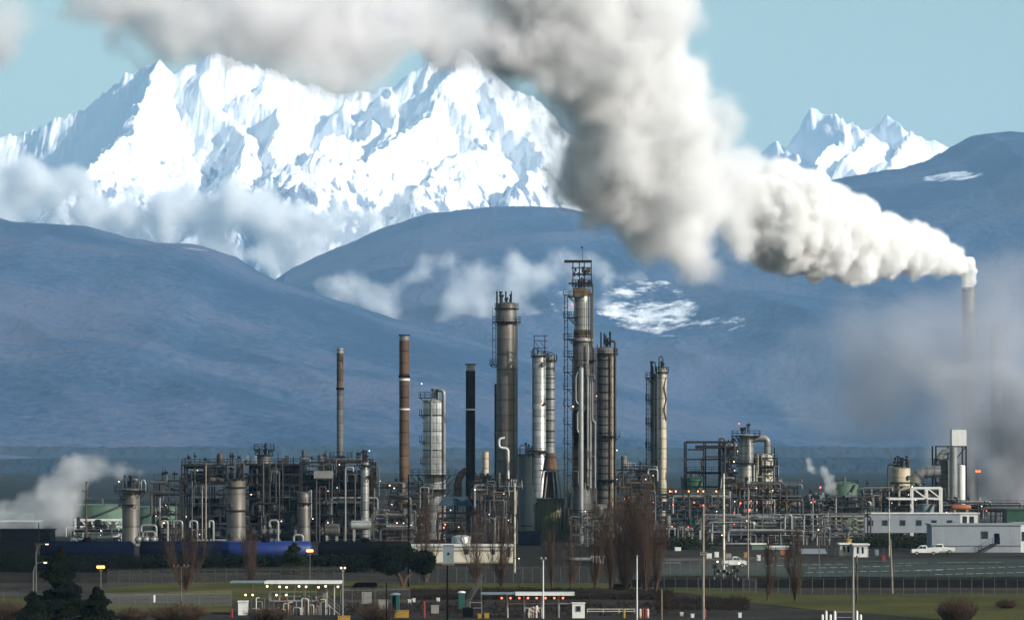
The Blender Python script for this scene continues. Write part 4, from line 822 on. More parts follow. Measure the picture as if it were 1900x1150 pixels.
gt = vessel(1848, 600, 22, 1130, 'grey', 'ghostly round tower with a slatted head lost in the smoke', cat='tower', name='tower', dome_h=.2, plats=[(604,2,0,360),(612,2,0,360)], seed=77, topstuff=4)
lt = empty('lattice_tower', (GX(1890,1045), 1045, 0), 'red lattice tower standing behind the smoke at the right edge', 'tower'); mb = MB(); Yc = 1045
for x in (1880, 1898):
    for d in (0, 2.4): mb.beam((GX(x,Yc),Yc+d,0), (GX(x,Yc),Yc+d,GZ(800,Yc)), .2)
for y in range(800, 960, 8): 
    mb.beam((GX(1880,Yc),Yc,GZ(y,Yc)), (GX(1898,Yc),Yc,GZ(y,Yc)), .13); mb.beam((GX(1880,Yc),Yc+.02,GZ(y,Yc)), (GX(1898,Yc),Yc+.02,GZ(y+8,Yc)), .1)
mb.build('lattice', M['red'], lt)
vessel(1860, 790, 34, 1075, 'grey', 'dim wide vessel deep in the smoke left of the edge tank', cat='vessel', name='vessel', dome_h=.2)
drum(1783, 941, 38, 11, 872, 'orange', 'rust orange horizontal drum at the foot of the pale column')
# left far structures
root = empty('truss_bridge', (GX(180,880), 880, 0), 'pale lattice gallery running behind the brown pole on the left', 'truss'); mb = MB(); Yc = 880
for y in (964, 977): mb.beam((GX(138,Yc),Yc,GZ(y,Yc)), (GX(232,Yc),Yc,GZ(y,Yc)), .5)
for i in range(8): mb.beam((GX(138+i*12,Yc),Yc,GZ(964 if i%2 else 977,Yc)), (GX(150+i*12,Yc),Yc,GZ(977 if i%2 else 964,Yc)), .25)
for x in (140,170,200,230): mb.beam((GX(x,Yc),Yc+.3,0), (GX(x,Yc),Yc+.3,GZ(964,Yc)), .4)
mb.build('lattice', M['white'], root)
steel_frame(135, 225, (985,997,1006), 790, 6, 'low bright pipe rack behind the dark tank cars on the left', 'pipe rack', 'pipe_rack', seed=81, pipes=24, risers=10, eq=6, exch=2, topcl=0, decks=.2, lamps=2, pm=('pipew','white','cream','pipeg'))
def building(x0, x1, yt, yb, Y, depth, wall, roofm, label, name='industrial_building', wins=(), doors=(), base=None, over=.25, cat='building', pitch=0):
    zb = 0 if base is None else GZ(base, Y); zt = GZ(yt, Y); root = empty(name, (GX((x0+x1)/2,Y), Y, 0), label, cat); a, b = GX(x0,Y), GX(x1,Y)
    MB().box(a, b, Y, Y+depth, zb, zt).build('wall', M[wall], root)
    mb = MB()
    if pitch:
        m_ = Y+depth/2; s = len(mb.V); mb.V += [(a-over,Y-over,zt),(b+over,Y-over,zt),(b+over,m_,zt+pitch),(a-over,m_,zt+pitch),(b+over,Y+depth+over,zt),(a-over,Y+depth+over,zt)]
        mb.F += [(0,1,2,3),(3,2,4,5),(0,3,5),(1,4,2),(0,5,4,1)]
    else: mb.box(a-over, b+over, Y-over, Y+depth+over, zt, zt+.28)
    mb.build('roof', M[roofm], root)
    for (c, t_, w_, h_) in wins:
        xx, z = GX(c,Y), GZ(t_,Y); ww, hh = w_*Y/F, h_*Y/F
        f = MB().box(xx-ww/2-.1, xx+ww/2+.1, Y-.06, Y+.02, z-hh-.1, z+.1).build('window', M['steel'], root); MB().box(xx-ww/2, xx+ww/2, Y-.075, Y-.062, z-hh, z).build('pane', M['glass'], f)
    for (c, t_, w_, bt) in doors:
        xx = GX(c,Y); MB().box(xx-w_*Y/F/2, xx+w_*Y/F/2, Y-.08, Y+.02, max(zb, GZ(bt,Y)), GZ(t_,Y)).build('door', M['navy'], root)
    if base is not None:
        n = int((b-a)/4)
        for i in range(n+1):
            x = a+.3+(b-a-.6)*i/n
            for y in (Y+.4, Y+depth-.4): MB().beam((x,y,0),(x,y,zb),.35).build('pier', M['frame'], root)
    return root
building(1604, 1782, 953, 988, 848, 5, 'bluewall', 'white', 'long pale raised site trailer with a row of six square windows', 'site_trailer', wins=[(x,965,9,9) for x in (1615,1642,1675,1705,1733,1762)], base=988, cat='trailer')
building(1782, 1816, 953, 972, 852, 5, 'white', 'white', 'small white annexe at the right end of the long trailer', 'annexe', wins=[(1790,958,7,12),(1803,958,7,12)], base=974)
bb = building(1729, 1894, 974, 1024, 715, 9, 'bluewall', 'bluewall', 'low blue grey office building with outside steps near the pickups', wins=[(1827,986,11,12)], doors=[(1850,989,9,1008)])
MB().box(GX(1894,715)+.001, GX(1930,715), 715.5, 724, 0, GZ(976,715)).build('wall', M['white'], bb)
MB().box(GX(1897,715), GX(1902,715), 715.4, 715.52, GZ(1003,715), GZ(986,715)).build('window', M['glass'], bb)
MB().box(GX(1729,715), GX(1894,715), 714.9, 714.99, GZ(1012.5,715), GZ(1011.5,715)).build('trim', M['steel'], bb)
st = MB()
for i in range(8): st.boxc((GX(1817+i*3.2,713), 713.6, GZ(1023-i*1.9,713)), .4, 1.1, .12)
st.beam((GX(1815,713),713,GZ(1024,713)),(GX(1842,713),713,GZ(1008,713)),.2); railing(st, [(GX(1815,713),713,GZ(1024,713)),(GX(1842,713),713,GZ(1008,713)),(GX(1855,713),713,GZ(1008,713))]); st.box(GX(1842,713),GX(1856,713),713,714.8,GZ(1009,713),GZ(1008,713)); st.build('steps', M['dark'], bb)
building(1868, 1935, 946, 968, 860, 8, 'dgreen', 'dgreen', 'dark green shed at the right edge above the office', 'shed')
building(1880, 1935, 971, 985, 840, 8, 'white', 'bluewall', 'low white hut peeping over the office roof', 'hut', wins=[(1890,973,8,5)])
wb = building(782, 952, 1013, 1042, 640, 7, 'cream', 'white', 'long cream low building behind the bare trees', wins=[(865,1019,6,8),(915,1019,5,8),(943,1018,6,14)])
building(742, 784, 1013, 1024, 700, 6, 'white', 'white', 'small white hut behind the dark spreading tree', 'hut')
building(1100, 1120, 1035, 1046, 640, 5, 'white', 'white', 'tiny white cabin seen between the bare trees', 'cabin')
building(1060, 1098, 1038, 1046, 655, 5, 'conc', 'conc', 'low pale concrete kiosk between the bare trees', 'kiosk')
vessel(856, 992, 36, 655, 'bright', 'white ribbed silo with a shallow cone roof behind the long cream building', cat='silo', name='silo', dome_h=.25)
building(-30, 66, 968, 990, 885, 12, 'brown', 'white', 'brown shed with a pale roof edge at the left border', 'shed')
building(-40, 92, 984, 1020, 800, 10, 'tar', 'tar', 'black sooty shed at the left border below the steam', 'shed', base=None)
building(962, 1003, 988, 1024, 772, 6, 'navy', 'tar', 'dark navy windowless block under the wide blue grey tank', 'navy_block')  # plain dark navy box below the tank
building(1224, 1262, 1047, 1058, 640, 3, 'green', 'steel', 'green container beside the parking lot fence', 'container')
building(1265, 1300, 1047, 1056, 645, 3, 'white', 'steel', 'dirty white container beside the green one', 'container')
shd = building(1489, 1532, 1027, 1036, 705, 8, 'piped', 'pipew', 'open shed with a pale sloping roof', 'shed', pitch=.9)
building(1559, 1582, 1010, 1033, 683, 4, 'cream', 'white', 'white panelled box cabin left of its bright neighbour', 'cabin', doors=[(1566,1012,4,1024),(1574,1012,4,1024)])
building(1584, 1611, 1011, 1033, 681, 4, 'white', 'white', 'bright white box cabin with two dark slots', 'cabin', doors=[(1592,1014,3,1026),(1601,1014,3,1026)])
tank(1573, 999, 14, 720, 'yellow', 'small yellow tank standing behind the white box cabins', .1, extras=False)
building(1395, 1420, 1010, 1030, 735, 4, 'green', 'white', 'greenish cabin with a white roof behind the middle poles', 'cabin')
building(1425, 1462, 1015, 1024, 740, 4, 'white', 'white', 'long white roofed lean to near the orange crates', 'cabin')
# ---------------------------------------------------------------- trees
def twig_tree(name, px, yb, yt, wpx, label, seed=1, n=420, stems=7, mat='twig', spread=.16, group=None, r0=.16, low=.02, cat='tree', fork=3):
    """bare upright tree: trunk, steep limbs and a haze of thin rising twigs"""
    rnd = random.Random(seed); Y = GY(yb); X = GX(px, Y); H = GZ(yt, Y); W = wpx*1.5*Y/F/2; root = empty(name, (X, Y, 0), label, cat, group)
    tr = MB(); tips = []
    for i in range(stems):
        a = rnd.random()*6.28; q = [Vector((X, Y, 0))]; L = 9; rr = W*rnd.uniform(.15, 1.0) if i else 0
        hh = H*rnd.uniform(.68, 1.0)*(1-.2*rr/W)
        for j in range(1, L+1):
            t = j/L; s = rr*min(1, (t*1.5)**.9); q.append(Vector((X+s*math.cos(a)+rnd.gauss(0,.05), Y+s*math.sin(a)+rnd.gauss(0,.05), hh*t)))
        tr.sweep(q, [max(.015, r0*(1 if i == 0 else .55)*(1-t/L*.93)) for t in range(L+1)], 6); tips.append(q)
    tr.build('trunk', M['bark'], root, True)
    cr = MB()
    def tw(p, d, L, r, dep):
        q = p+d*L; mid = p+d*L*.5+Vector((rnd.gauss(0,.04), rnd.gauss(0,.04), 0))*L
        cr.sweep([p, mid, q], [r, r*.7, r*.35], 3, cap=False)
        if dep:
            for _ in range(fork):
                f = rnd.uniform(.25, .95); o = p.lerp(q, f); e = (d+Vector((rnd.gauss(0,.35), rnd.gauss(0,.35), rnd.uniform(-.05,.35)))).normalized(); tw(o, e, L*rnd.uniform(.35,.6), r*.6, dep-1)
    for i in range(int(n*1.25)):
        q = rnd.choice(tips); t = rnd.uniform(low, .97); f = t*(len(q)-1); j = int(f); p = q[j].lerp(q[min(j+1, len(q)-1)], f-j)
        a = rnd.random()*6.28; sp = spread*rnd.uniform(.5, 3.2); d = Vector((math.cos(a)*sp, math.sin(a)*sp, 1)).normalized(); off = (p-Vector((X, Y, p.z)))
        d = (d+off*(.10/max(W,.5))).normalized(); L = min(H*.22, (H*1.03-p.z)*.8+.3)*rnd.uniform(.5, 1)
        tw(p, d, L, .015, 2)
    cr.build('twigs', M[mat], root); return root
G = 'bare upright poplars in front of the plant'
twig_tree('bare_tree', 790, 1080, 905, 46, 'bare tree left of the cream building with wispy crown in front of the silver column', 1, 300, 8, spread=.22)
twig_tree('bare_tree', 884, 1086, 940, 48, 'bare vase shaped tree rooted under the left part of the cream building', 2, 260, 8, spread=.26)
twig_tree('bare_tree', 930, 1090, 935, 44, 'bare vase shaped tree rooted just left of the tall pale rusty pole', 3, 260, 8, spread=.26)
twig_tree('bare_tree', 1025, 1090, 985, 28, 'low slim bare tree right of the white crossed floodlight mast', 4, 150, 6, spread=.14)
twig_tree('bare_tree', 1060, 1092, 975, 30, 'slim bare tree in front of the concrete kiosk', 5, 170, 6, spread=.16)
twig_tree('bare_tree', 1104, 1096, 930, 40, 'medium bare tree in front of the ringed column', 6, 260, 7, spread=.18)
twig_tree('bare_tree', 1135, 1098, 925, 40, 'narrow bare tree joined to the left side of the great clump', 14, 260, 7, spread=.18)
twig_tree('bare_tree', 1160, 1101, 895, 66, 'great dense bare tree forming the left half of the clump', 7, 560, 11, spread=.2)
twig_tree('bare_tree', 1198, 1104, 888, 60, 'tallest dense bare tree forming the right half of the clump', 8, 560, 11, spread=.2)
twig_tree('bare_tree', 1216, 1102, 935, 34, 'shorter bare tree edging the clump on the grass', 15, 240, 7, spread=.18)
twig_tree('bare_tree', 345, 1100, 965, 50, 'wide reddish bare tree in front of the navy tank car', 9, 340, 9, spread=.2)
twig_tree('bare_tree', 468, 1092, 968, 30, 'narrow reddish bare tree in front of the bright blue tank car', 10, 280, 7, spread=.15)
twig_tree('bare_tree', 1424, 1114, 985, 26, 'slender bare tree alone on the grass left of its twin', 11, 150, 5, spread=.13)
twig_tree('bare_tree', 1476, 1116, 975, 32, 'slender bare tree alone on the grass with fuller crown', 12, 190, 6, spread=.15)
def bush(px, yb, yt, w, label, seed, n=260, name='bush', mat='twig', leafy=False):
    rnd = random.Random(seed); Y = GY(yb); X = GX(px, Y); H = GZ(yt, Y); W = w*Y/F/2; root = empty(name, (X, Y, 0), label, 'bush'); mb = MB()
    for i in range(n):
        a = rnd.random()*6.28; q = rnd.random()**.5; p = Vector((X+math.cos(a)*q*W*.55, Y+math.sin(a)*q*W*.5, 0)); h = H*(1-.45*q*q)*rnd.uniform(.6, 1.05); e = p+Vector((math.cos(a)*q*W*.5+rnd.gauss(0,.2), math.sin(a)*q*W*.4, h))
        m_ = p.lerp(e, .5)+Vector((rnd.gauss(0,.1), rnd.gauss(0,.1), h*.08)); mb.sweep([p, m_, e], [.035, .022, .008], 3, cap=False)
        for _ in range(4):
            o = p.lerp(e, rnd.uniform(.3, 1)); mb.sweep([o, o+Vector((rnd.gauss(0,.3), rnd.gauss(0,.3), rnd.uniform(.1,.6)))], [.016, .006], 3, cap=False)
    mb.build('twigs', M[mat], root)
    if leafy: leaves(root, [(Vector((X, Y, H*.45)), Vector((W, W*.8, H*.5)))], n*14, seed, .22, 'dark_leaf')
    return root
M['dark_leaf'] = weathered('dark_needles', (.005,.008,.004), (.010,.014,.006), (.028,.024,.010), rough=.9, streak=False, scale=1.2, amt=.4)
M['olive_leaf'] = weathered('olive_leaves', (.012,.017,.006), (.028,.033,.010), (.06,.05,.02), rough=.9, streak=False, scale=1.2, amt=.4)
def leaves(root, blobs, n, seed, size, mat, name='crown'):
    rnd = random.Random(seed); mb = MB(); tot = sum(b[1].x*b[1].z for b in blobs)
    for c, s in blobs:
        for i in range(int(n*s.x*s.z/tot)):
            d = Vector((rnd.gauss(0,1), rnd.gauss(0,1), rnd.gauss(0,1))).normalized()*(rnd.random()**.4); p = Vector((c.x+d.x*s.x, c.y+d.y*s.y, c.z+d.z*s.z))
            if p.z < .05: continue
            u = Vector((rnd.gauss(0,1), rnd.gauss(0,1), rnd.gauss(0,.6))).normalized(); v = u.orthogonal().normalized(); z = size*rnd.uniform(.5, 1.4)
            mb.quad(p-u*z-v*z*.4, p+u*z-v*z*.4, p+u*z*.6+v*z*.5, p-u*z*.6+v*z*.5)
    return mb.build(name, M[mat], root)
def conifer(px, yb, yt, w, label, seed, mat='dark_leaf', n=9000, cat='conifer tree', name='conifer_tree'):
    rnd = random.Random(seed); Y = GY(yb); X = GX(px, Y); H = GZ(yt, Y); W = w*Y/F/2; root = empty(name, (X, Y, 0), label, cat)
    MB().sweep([(X,Y,0),(X+.1,Y,H*.5),(X,Y,H*.97)], [.3,.18,.03], 8).build('trunk', M['bark'], root, True)
    bl = []
    for i in range(46):
        t = (i+rnd.random())/46; a = rnd.random()*6.28; z = H*(.06+.93*t); rr = W*(1-t)**.8*rnd.uniform(.35, 1); bl.append((Vector((X+math.cos(a)*rr*.6, Y+math.sin(a)*rr*.6, z)), Vector((rr*.55+.25, rr*.55+.25, H*.035+.2))))
    leaves(root, bl, n, seed, .17, mat); return root
conifer(112, 1150, 1018, 130, 'big black green conifer at the lower left in front of the tank cars', 3, n=26000)
conifer(60, 1156, 1100, 90, 'low spreading conifer at the left foot of the big black one', 4, n=12000)
conifer(180, 1156, 1092, 90, 'low spreading conifer at the right foot of the big black one', 5, n=12000)
conifer(545, 1072, 1008, 80, 'round topped dark evergreen in front of the black tank cars', 6, 'olive_leaf', n=15000)
def spreading(px, yb, yt, w, label, seed):
    rnd = random.Random(seed); Y = GY(yb); X = GX(px, Y); H = GZ(yt, Y); W = w*Y/F/2; root = empty('spreading_tree', (X, Y, 0), label, 'tree'); tr = MB(); bl = []
    for i in range(9):
        a = rnd.uniform(0, 6.28); e = Vector((X+math.cos(a)*W*.75, Y+math.sin(a)*W*.5, H*rnd.uniform(.5,.85))); tr.sweep([(X,Y,0),(X+(e.x-X)*.2,Y,H*.25),e], [.22,.13,.04], 6)
        bl.append((e, Vector((W*.42, W*.4, H*.22))))
    bl.append((Vector((X,Y,H*.75)), Vector((W*.6,W*.5,H*.25)))); tr.build('trunk', M['bark'], root, True); leaves(root, bl, 13000, seed, .17, 'dark_leaf'); return root
spreading(748, 1090, 1012, 108, 'dark spreading evergreen tree with forked trunk left of the cream building', 7)
bush(330, 1153, 1118, 120, 'wide russet bush at the lower edge left of the first canopy', 1, 520)
bush(245, 1153, 1128, 60, 'small russet bush just right of the lit lower left lamp post', 2, 260)
bush(500, 1150, 1126, 90, 'brown bush growing at the foot of the first canopy', 3, 380)
bush(1776, 1153, 1104, 80, 'airy brown bush in the lower right corner', 4, 420)
bush(1868, 1128, 1112, 40, 'small reddish bush by the right hand grass edge', 5, 180)
bush(700, 1150, 1118, 80, 'straggly brown bush right of the double lamp post', 6, 200)
bush(20, 1152, 1110, 70, 'pale brown bush above the yellow machine at the left border', 9, 180)
def undergrowth(name, x0, x1, y0, y1, h, n, seed, mat='dtwig'):
    rnd = random.Random(seed); mb = MB()
    for i in range(n):
        y = GY(rnd.uniform(y0, y1)); x = GX(rnd.uniform(x0, x1), y); hh = h*rnd.uniform(.4, 1.2)
        for _ in range(3): mb.sweep([(x,y,0),(x+rnd.gauss(0,.3),y+rnd.gauss(0,.3),hh*rnd.uniform(.5,1))], [.04,.012], 3, cap=False)
    o = mb.build(name, M[mat]); return tag(o, kind='stuff')
undergrowth('undergrowth', 640, 1245, 1098, 1112, .8, 5200, 1); undergrowth('undergrowth', 1215, 1390, 1112, 1132, .8, 700, 2); undergrowth('undergrowth', 640, 1240, 1118, 1142, .5, 900, 3)
o = MB(); leaves(None, [(Vector((GX(x, 590), 590, 1.2)), Vector((4.5, 1.5, 1.7))) for x in range(-40, 700, 34)], 26000, 11, .2, 'dark_leaf', 'hedge')
for q in list(COL.objects):
    if q.name.startswith('hedge'): tag(q, 'long dark clipped hedge along the railway below the tank cars', 'hedge')
leaves(None, [(Vector((GX(x, 735), 735, 1.0)), Vector((5, 1.5, 1.5))) for x in range(1205, 1300, 30)]+[(Vector((GX(x, 745), 745, 1.0)), Vector((5, 1.5, 1.6))) for x in range(1610, 1730, 26)], 9000, 12, .2, 'olive_leaf', 'shrubbery')
for q in list(COL.objects):
    if q.name.startswith('shrubbery'): tag(q, 'scrubby shrubs below the raised white trailer and the wide blue rack', 'shrubs')
# ---------------------------------------------------------------- rail tank cars
def tank_car(px, mat, label):
    Y = 612; X = GX(px, Y); L = 7.6; root = empty('tank_car', (X, Y, 0), label, 'tank car', 'rail tank cars standing in a row'); r = 1.55; z = 2.85
    MB().sweep([(X-L,Y,z),(X-L+.15,Y,z),(X-L+.6,Y,z),(X+L-.6,Y,z),(X+L-.15,Y,z),(X+L,Y,z)], [.6,1.2,r,r,1.2,.6], 26).build('tank_shell', M[mat], root, True)
    mb = MB().box(X-L-.4, X+L+.4, Y-1.1, Y+1.1, .95, 1.25); mb.box(X-L+1, X-L+1.6, Y-1.2, Y+1.2, 1.25, 2.0); mb.box(X+L-1.6, X+L-1, Y-1.2, Y+1.2, 1.25, 2.0); mb.build('underframe', M['tar'], root)
    d = MB(); d.lathe((X,Y,0), [(.75,z+r-.3),(.75,z+r+.45),(.3,z+r+.55)], 16); railing(d, [(X-1.5,Y-.9,z+r-.35),(X+1.5,Y-.9,z+r-.35)], 1.0); d.build('hatch', M['tar'], root)
    for s in (-1, 1):
        for q in (-.9, .9):
            w = MB()
            for yy in (-.75, .75): w.tube((X+s*(L-1.6)+q, Y+yy-.07, .45+.17), (X+s*(L-1.6)+q, Y+yy+.07, .45+.17), .45, n=16)
            w.tube((X+s*(L-1.6)+q, Y-.8, .62), (X+s*(L-1.6)+q, Y+.8, .62), .09, n=8); w.build('wheelset', M['rust2'], root)
    lad = MB(); [lad.beam((X+dx,Y-r-.06,1.2),(X+dx,Y-r*.6,z+r*.8),.07) for dx in (-.25,.25)]; lad.build('ladder', M['tar'], root); return root
for px_, mt, lb in ((-20,'tar','black tank car cut by the left border of the row'),(162,'navy','second tank car of the row, very dark navy, under the brown pole'),(346,'navy','third tank car of the row, dull navy, behind the wide reddish bare tree'),(447+60-15,'blue','bright blue tank car behind the narrow reddish bare tree'),(447+60+170,'tar','black tank car right of the bright blue one')):
    tank_car(px_, mt, lb)
rr = MB(); [rr.box(-90, 5, 612+d-.04, 612+d+.04, .05, .17) for d in (-.75, .75)]; tag(rr.build('railway_track', M['rust2']), kind='structure')
# ---------------------------------------------------------------- pickups
def pickup(px, yb, label, body='white', s=1.0, flip=1):
    Y = GY(yb); X = GX(px, Y); root = empty('pickup_truck', (X, Y, .05), label, 'pickup truck'); L = 5.0*s
    bm = bmesh.new(); prof = [(0,.45),(0,1.0),(.06,1.12),(1.05,1.16),(1.15,1.18),(1.75,1.78),(2.95,1.82),(3.2,1.2),(5.3,1.17),(5.4,1.1),(5.4,.5),(5.0,.45)]
    prof = [((L/5.4)*(p-2.7)*-flip, q) for p, q in prof]
    vs = []
    for yy, ins in ((-.92, 0), (.92, 0)):
        vs.append([bm.verts.new((X+a, Y+(yy*(.86 if b > 1.3 else 1)), b+.05)) for a, b in prof])
    for i in range(len(prof)):
        j = (i+1) % len(prof); bm.faces.new((vs[0][i], vs[0][j], vs[1][j], vs[1][i]))
    bm.faces.new(vs[0][::-1]); bm.faces.new(vs[1]); bmesh.ops.recalc_face_normals(bm, faces=bm.faces); bmesh.ops.bevel(bm, geom=list(bm.edges), offset=.05, segments=2, affect='EDGES')
    bmesh.ops.translate(bm, verts=bm.verts, vec=(-X, -Y, -.05)); me = bpy.data.meshes.new('body'); bm.to_mesh(me); bm.free(); me.materials.append(M[body]); o = bpy.data.objects.new('body', me); COL.objects.link(o); o.parent = root
    f = flip
    def xx(p): return X+(L/5.4)*(p-2.7)*-f
    g = MB()
    for a, b in ((1.45,2.15),(2.25,2.85)): 
        s_ = len(g.V); g.V += [(xx(a+(.25 if a < 2 else 0)),Y-.89,1.72),(xx(b),Y-.89,1.72),(xx(b),Y-.93,1.28),(xx(a-.1),Y-.93,1.28)]; g.F.append((s_,s_+1,s_+2,s_+3))
    g.build('window', M['glass'], root)
    for p in (1.0, 4.3):
        w = MB()
        w.tube((xx(p),Y-.95,.41),(xx(p),Y-.72,.41),.37,n=18); w.tube((xx(p),Y+.72,.41),(xx(p),Y+.95,.41),.37,n=18); o = w.build('wheel', M['rubber'], root)
        MB().tube((xx(p),Y-.97,.41),(xx(p),Y-.95,.41),.2,n=12).build('rim', M['bright'], o)
    h = MB().box(min(xx(.0),xx(.08)), max(xx(0),xx(.08)), Y-.85, Y-.5, .85, 1.02); h.build('headlight', M['bright'], root)
    b = MB().box(min(xx(3.25),xx(5.2)), max(xx(3.25),xx(5.2)), Y-.75, Y+.75, 1.22, 1.235); b.build('cargo_bed', M['rubber'], root); return root
pickup(1716, 1030, 'nearer white pickup truck with a grey bed parked before the office', flip=-1); pickup(1746, 1027, 'white pickup truck half behind the nearer one', flip=-1)
pickup(1362, 1053, 'white pickup truck parked between the two tall middle poles', s=.8)
# ---------------------------------------------------------------- poles and lamps
def pole(px, yb, yt, label, Y=None, r=.14, mat='wood', arms=(), cat='utility pole', name='utility_pole', lean=0, head=None, group=None):
    Y = Y or GY(yb); X = GX(px, Y); zt = GZ(yt, Y); root = empty(name, (X, Y, 0), label, cat, group)
    MB().sweep([(X,Y,0),(X+lean*Y/F,Y,zt)], [r, r*.68], 10).build('post', M[mat], root, True)
    for (y, a, b) in arms:
        z = GZ(y, Y); A_, B_ = X+a*Y/F, X+b*Y/F; mb = MB(); mb.beam((A_,Y-.2,z),(B_,Y-.2,z),.14); o = mb.build('crossarm', M[mat], root)
        ins = MB(); [ins.lathe((A_+(B_-A_)*f, Y-.2, z+.07), [(.06,0),(.09,.1),(.05,.22)], 8) for f in (.04,.3,.7,.96)]; ins.build('insulator', M['pipeg'], o)
    return root
def heads(root, px, y, Y, hs, gl, arm='steel', size=.22):
    """small lamp heads on a bracket: hs = px offsets"""
    X = GX(px, Y); Z = GZ(y, Y); 
    if len(hs) > 1: MB().pipe([(X+hs[0]*Y/F,Y,Z-.05),(X,Y,Z-.7),(X,Y,Z-.72),(X+hs[-1]*Y/F,Y,Z-.05)], .05).build('bracket', M[arm], root)
    for h in hs:
        x = X+h*Y/F; mb = MB(); mb.boxc((x, Y, Z+.06+size*.35), size*1.2, .4, size*.25); o = mb.build('lamp_head', M['dark'], root)
        l = MB(); l.ball((x, Y-.12, Z-size*.35), size*.75, 7); l.build('lens', M[gl], o, True)
p1 = pole(160, 1012, 893, 'dark brown utility pole with short side arms on the left', 770, .22, 'rust2', arms=[(895,0,10),(911,-8,2),(926,0,8)])
pole(-2, 1010, 840, 'utility pole at the extreme left border', 770, .22, 'wood', arms=[(860,-4,8),(886,-4,8)])
pole(382, 1020, 862, 'tall pale pole standing before the canopied frame', 748, .2, 'paletimber')
pole(758, 1092, 880, 'thin black pole in front of the wide silver column', 520, .13, 'tar')
pole(955, 1064, 896, 'tall pale rusty pole at the right end of the cream building', 585, .2, 'tan')
pole(1305, 1150, 938, 'nearest tall pale pole standing in front of the blue rack', 415, .17, 'paletimber', arms=[(1028,-6,6)])
pole(1343, 1077, 878, 'tall mottled pole left of the stubby grey column', 560, .2, 'cream')
pole(1388, 1085, 905, 'slim grey pole in front of the stubby grey column', 540, .13, 'paletimber')
pole(1650, 1040, 912, 'thin tan pole rising in front of the white truss', 680, .12, 'tan')
pole(1656, 1105, 1000, 'short timber pole leaning slightly by the right hand fence', 498, .15, 'paletimber', lean=-4)
pole(1583, 1152, 1022, 'concrete pole beside a darker post at the lower right', 413, .15, 'conc')
pole(1590, 1118, 1030, 'dark rusty post just behind the concrete pole', 470, .15, 'rust2')
pole(717, 1152, 1080, 'short dark bare pole right of the double lamp post', 412, .09, 'tar')
pole(1228, 1150, 1092, 'short thin grey pole on the edge of the dark bank', 415, .08, 'paletimber')
pole(963, 1094, 1042, 'short thin pale pole behind the second canopy', 510, .1, 'steel')
pole(72, 1058, 970, 'slim dark pole before the black shed', 600, .1, 'dark')
t = pole(336, 1120, 1050, 'rust brown T shaped pole with one flat crossbar', 462, .13, 'rust', arms=[(1051,-15,15)])
for px_, yb_, yt_, lb in ((1520,1078,936,'thin grey pole in front of the small silver tank'),):
    pole(px_, yb_, yt_, lb, 560, .07, 'steel')
# transformer box on its platform
t = pole(830, 1152, 1046, 'dark pole carrying a grey blue cabinet on a small platform', 412, .12, 'tar'); Yq = 412
MB().box(GX(820,Yq),GX(843,Yq),Yq-.6,Yq+.6,GZ(1048,Yq),GZ(1045,Yq)).build('platform', M['rust'], t)
o = MB().box(GX(822,Yq),GX(842,Yq),Yq-.45,Yq+.45,GZ(1045,Yq)+.01,GZ(1012,Yq)).build('cabinet', M['bluegrey'], t)
MB().box(GX(821.4,Yq),GX(842.6,Yq),Yq-.5,Yq+.5,GZ(1012,Yq)+.01,GZ(1010.5,Yq)).build('cabinet_lid', M['steel'], o)
tri = MB(); cx_, cz_ = GX(832,Yq), GZ(1026,Yq); s_ = .20
tri.V += [(cx_-s_,Yq-.452,cz_-s_*.8),(cx_+s_,Yq-.452,cz_-s_*.8),(cx_,Yq-.452,cz_+s_)]; tri.F.append((0,1,2)); tri.build('warning_triangle', M['tar'], o)
def lamp_post(px, yb, yt, label, Y, hs, gl, r=.09, mat='steel', size=.22): 
    q = pole(px, yb, yt+3, label, Y, r, mat, name='lamp_post', cat='lamp post'); heads(q, px, yt, Y, hs, gl, size=size); return q
lamp_post(187, 1150, 1050, 'lamp post with a cluster of three glowing orange lamps at the lower left', 416, (-5,0,5), 'lo', size=.2)
lamp_post(575, 1082, 1020, 'lamp post with glowing orange lamps behind the first canopy', 537, (-4,0,4), 'lo', size=.24)
lamp_post(636, 1150, 1052, 'white lamp post with two small warm lamps at the right end of the first canopy', 416, (-3,4), 'lwo', size=.13, mat='pipew')
lamp_post(1008, 1148, 1034, 'white mast with crossed floodlights above the second canopy', 418, (-4,4), 'pipew', mat='white', size=.2)
lamp_post(1815, 1010, 873, 'tall lamp post with one bright red rimmed lamp on the right', 760, (-3,2), 'lr', size=.3, mat='wood')
lamp_post(1522, 930, 903, 'thin red lamp post by the steam wisps', 850, (0,), 'lr', mat='red', size=.25)
lamp_post(1182, 1150, 1030, 'white guyed mast at the right of the booth', 416, (0,), 'pipew', mat='white', size=.15)
lamp_post(963, 1063, 1035, 'small lamp post behind the second canopy roof', 590, (0,), 'lw', size=.12)
def street_lamp(px, yb, yt, dx, label, Y):
    X = GX(px, Y); Z = GZ(yt, Y); root = empty('street_lamp', (X, Y, 0), label, 'street lamp'); d = dx*Y/F
    MB().sweep([(X,Y,0),(X,Y,Z-1.2),(X+d*.12,Y,Z-.5),(X+d*.4,Y,Z-.1),(X+d*.85,Y,Z)], [.11,.09,.07,.06,.05], 8).build('post', M['steel'], root, True)
    o = MB().boxc((X+d, Y, Z), abs(d)*.35, .3, .13).build('lamp_head', M['pipew'], root); MB().boxc((X+d, Y, Z-.1), abs(d)*.25, .22, .06).build('lens', M['lwo'], o)
street_lamp(67, 1100, 1008, 20, 'curved arm street lamp in front of the black tank cars', 500); street_lamp(62, 1134, 1042, 22, 'lower straight armed street lamp at the left', 440)
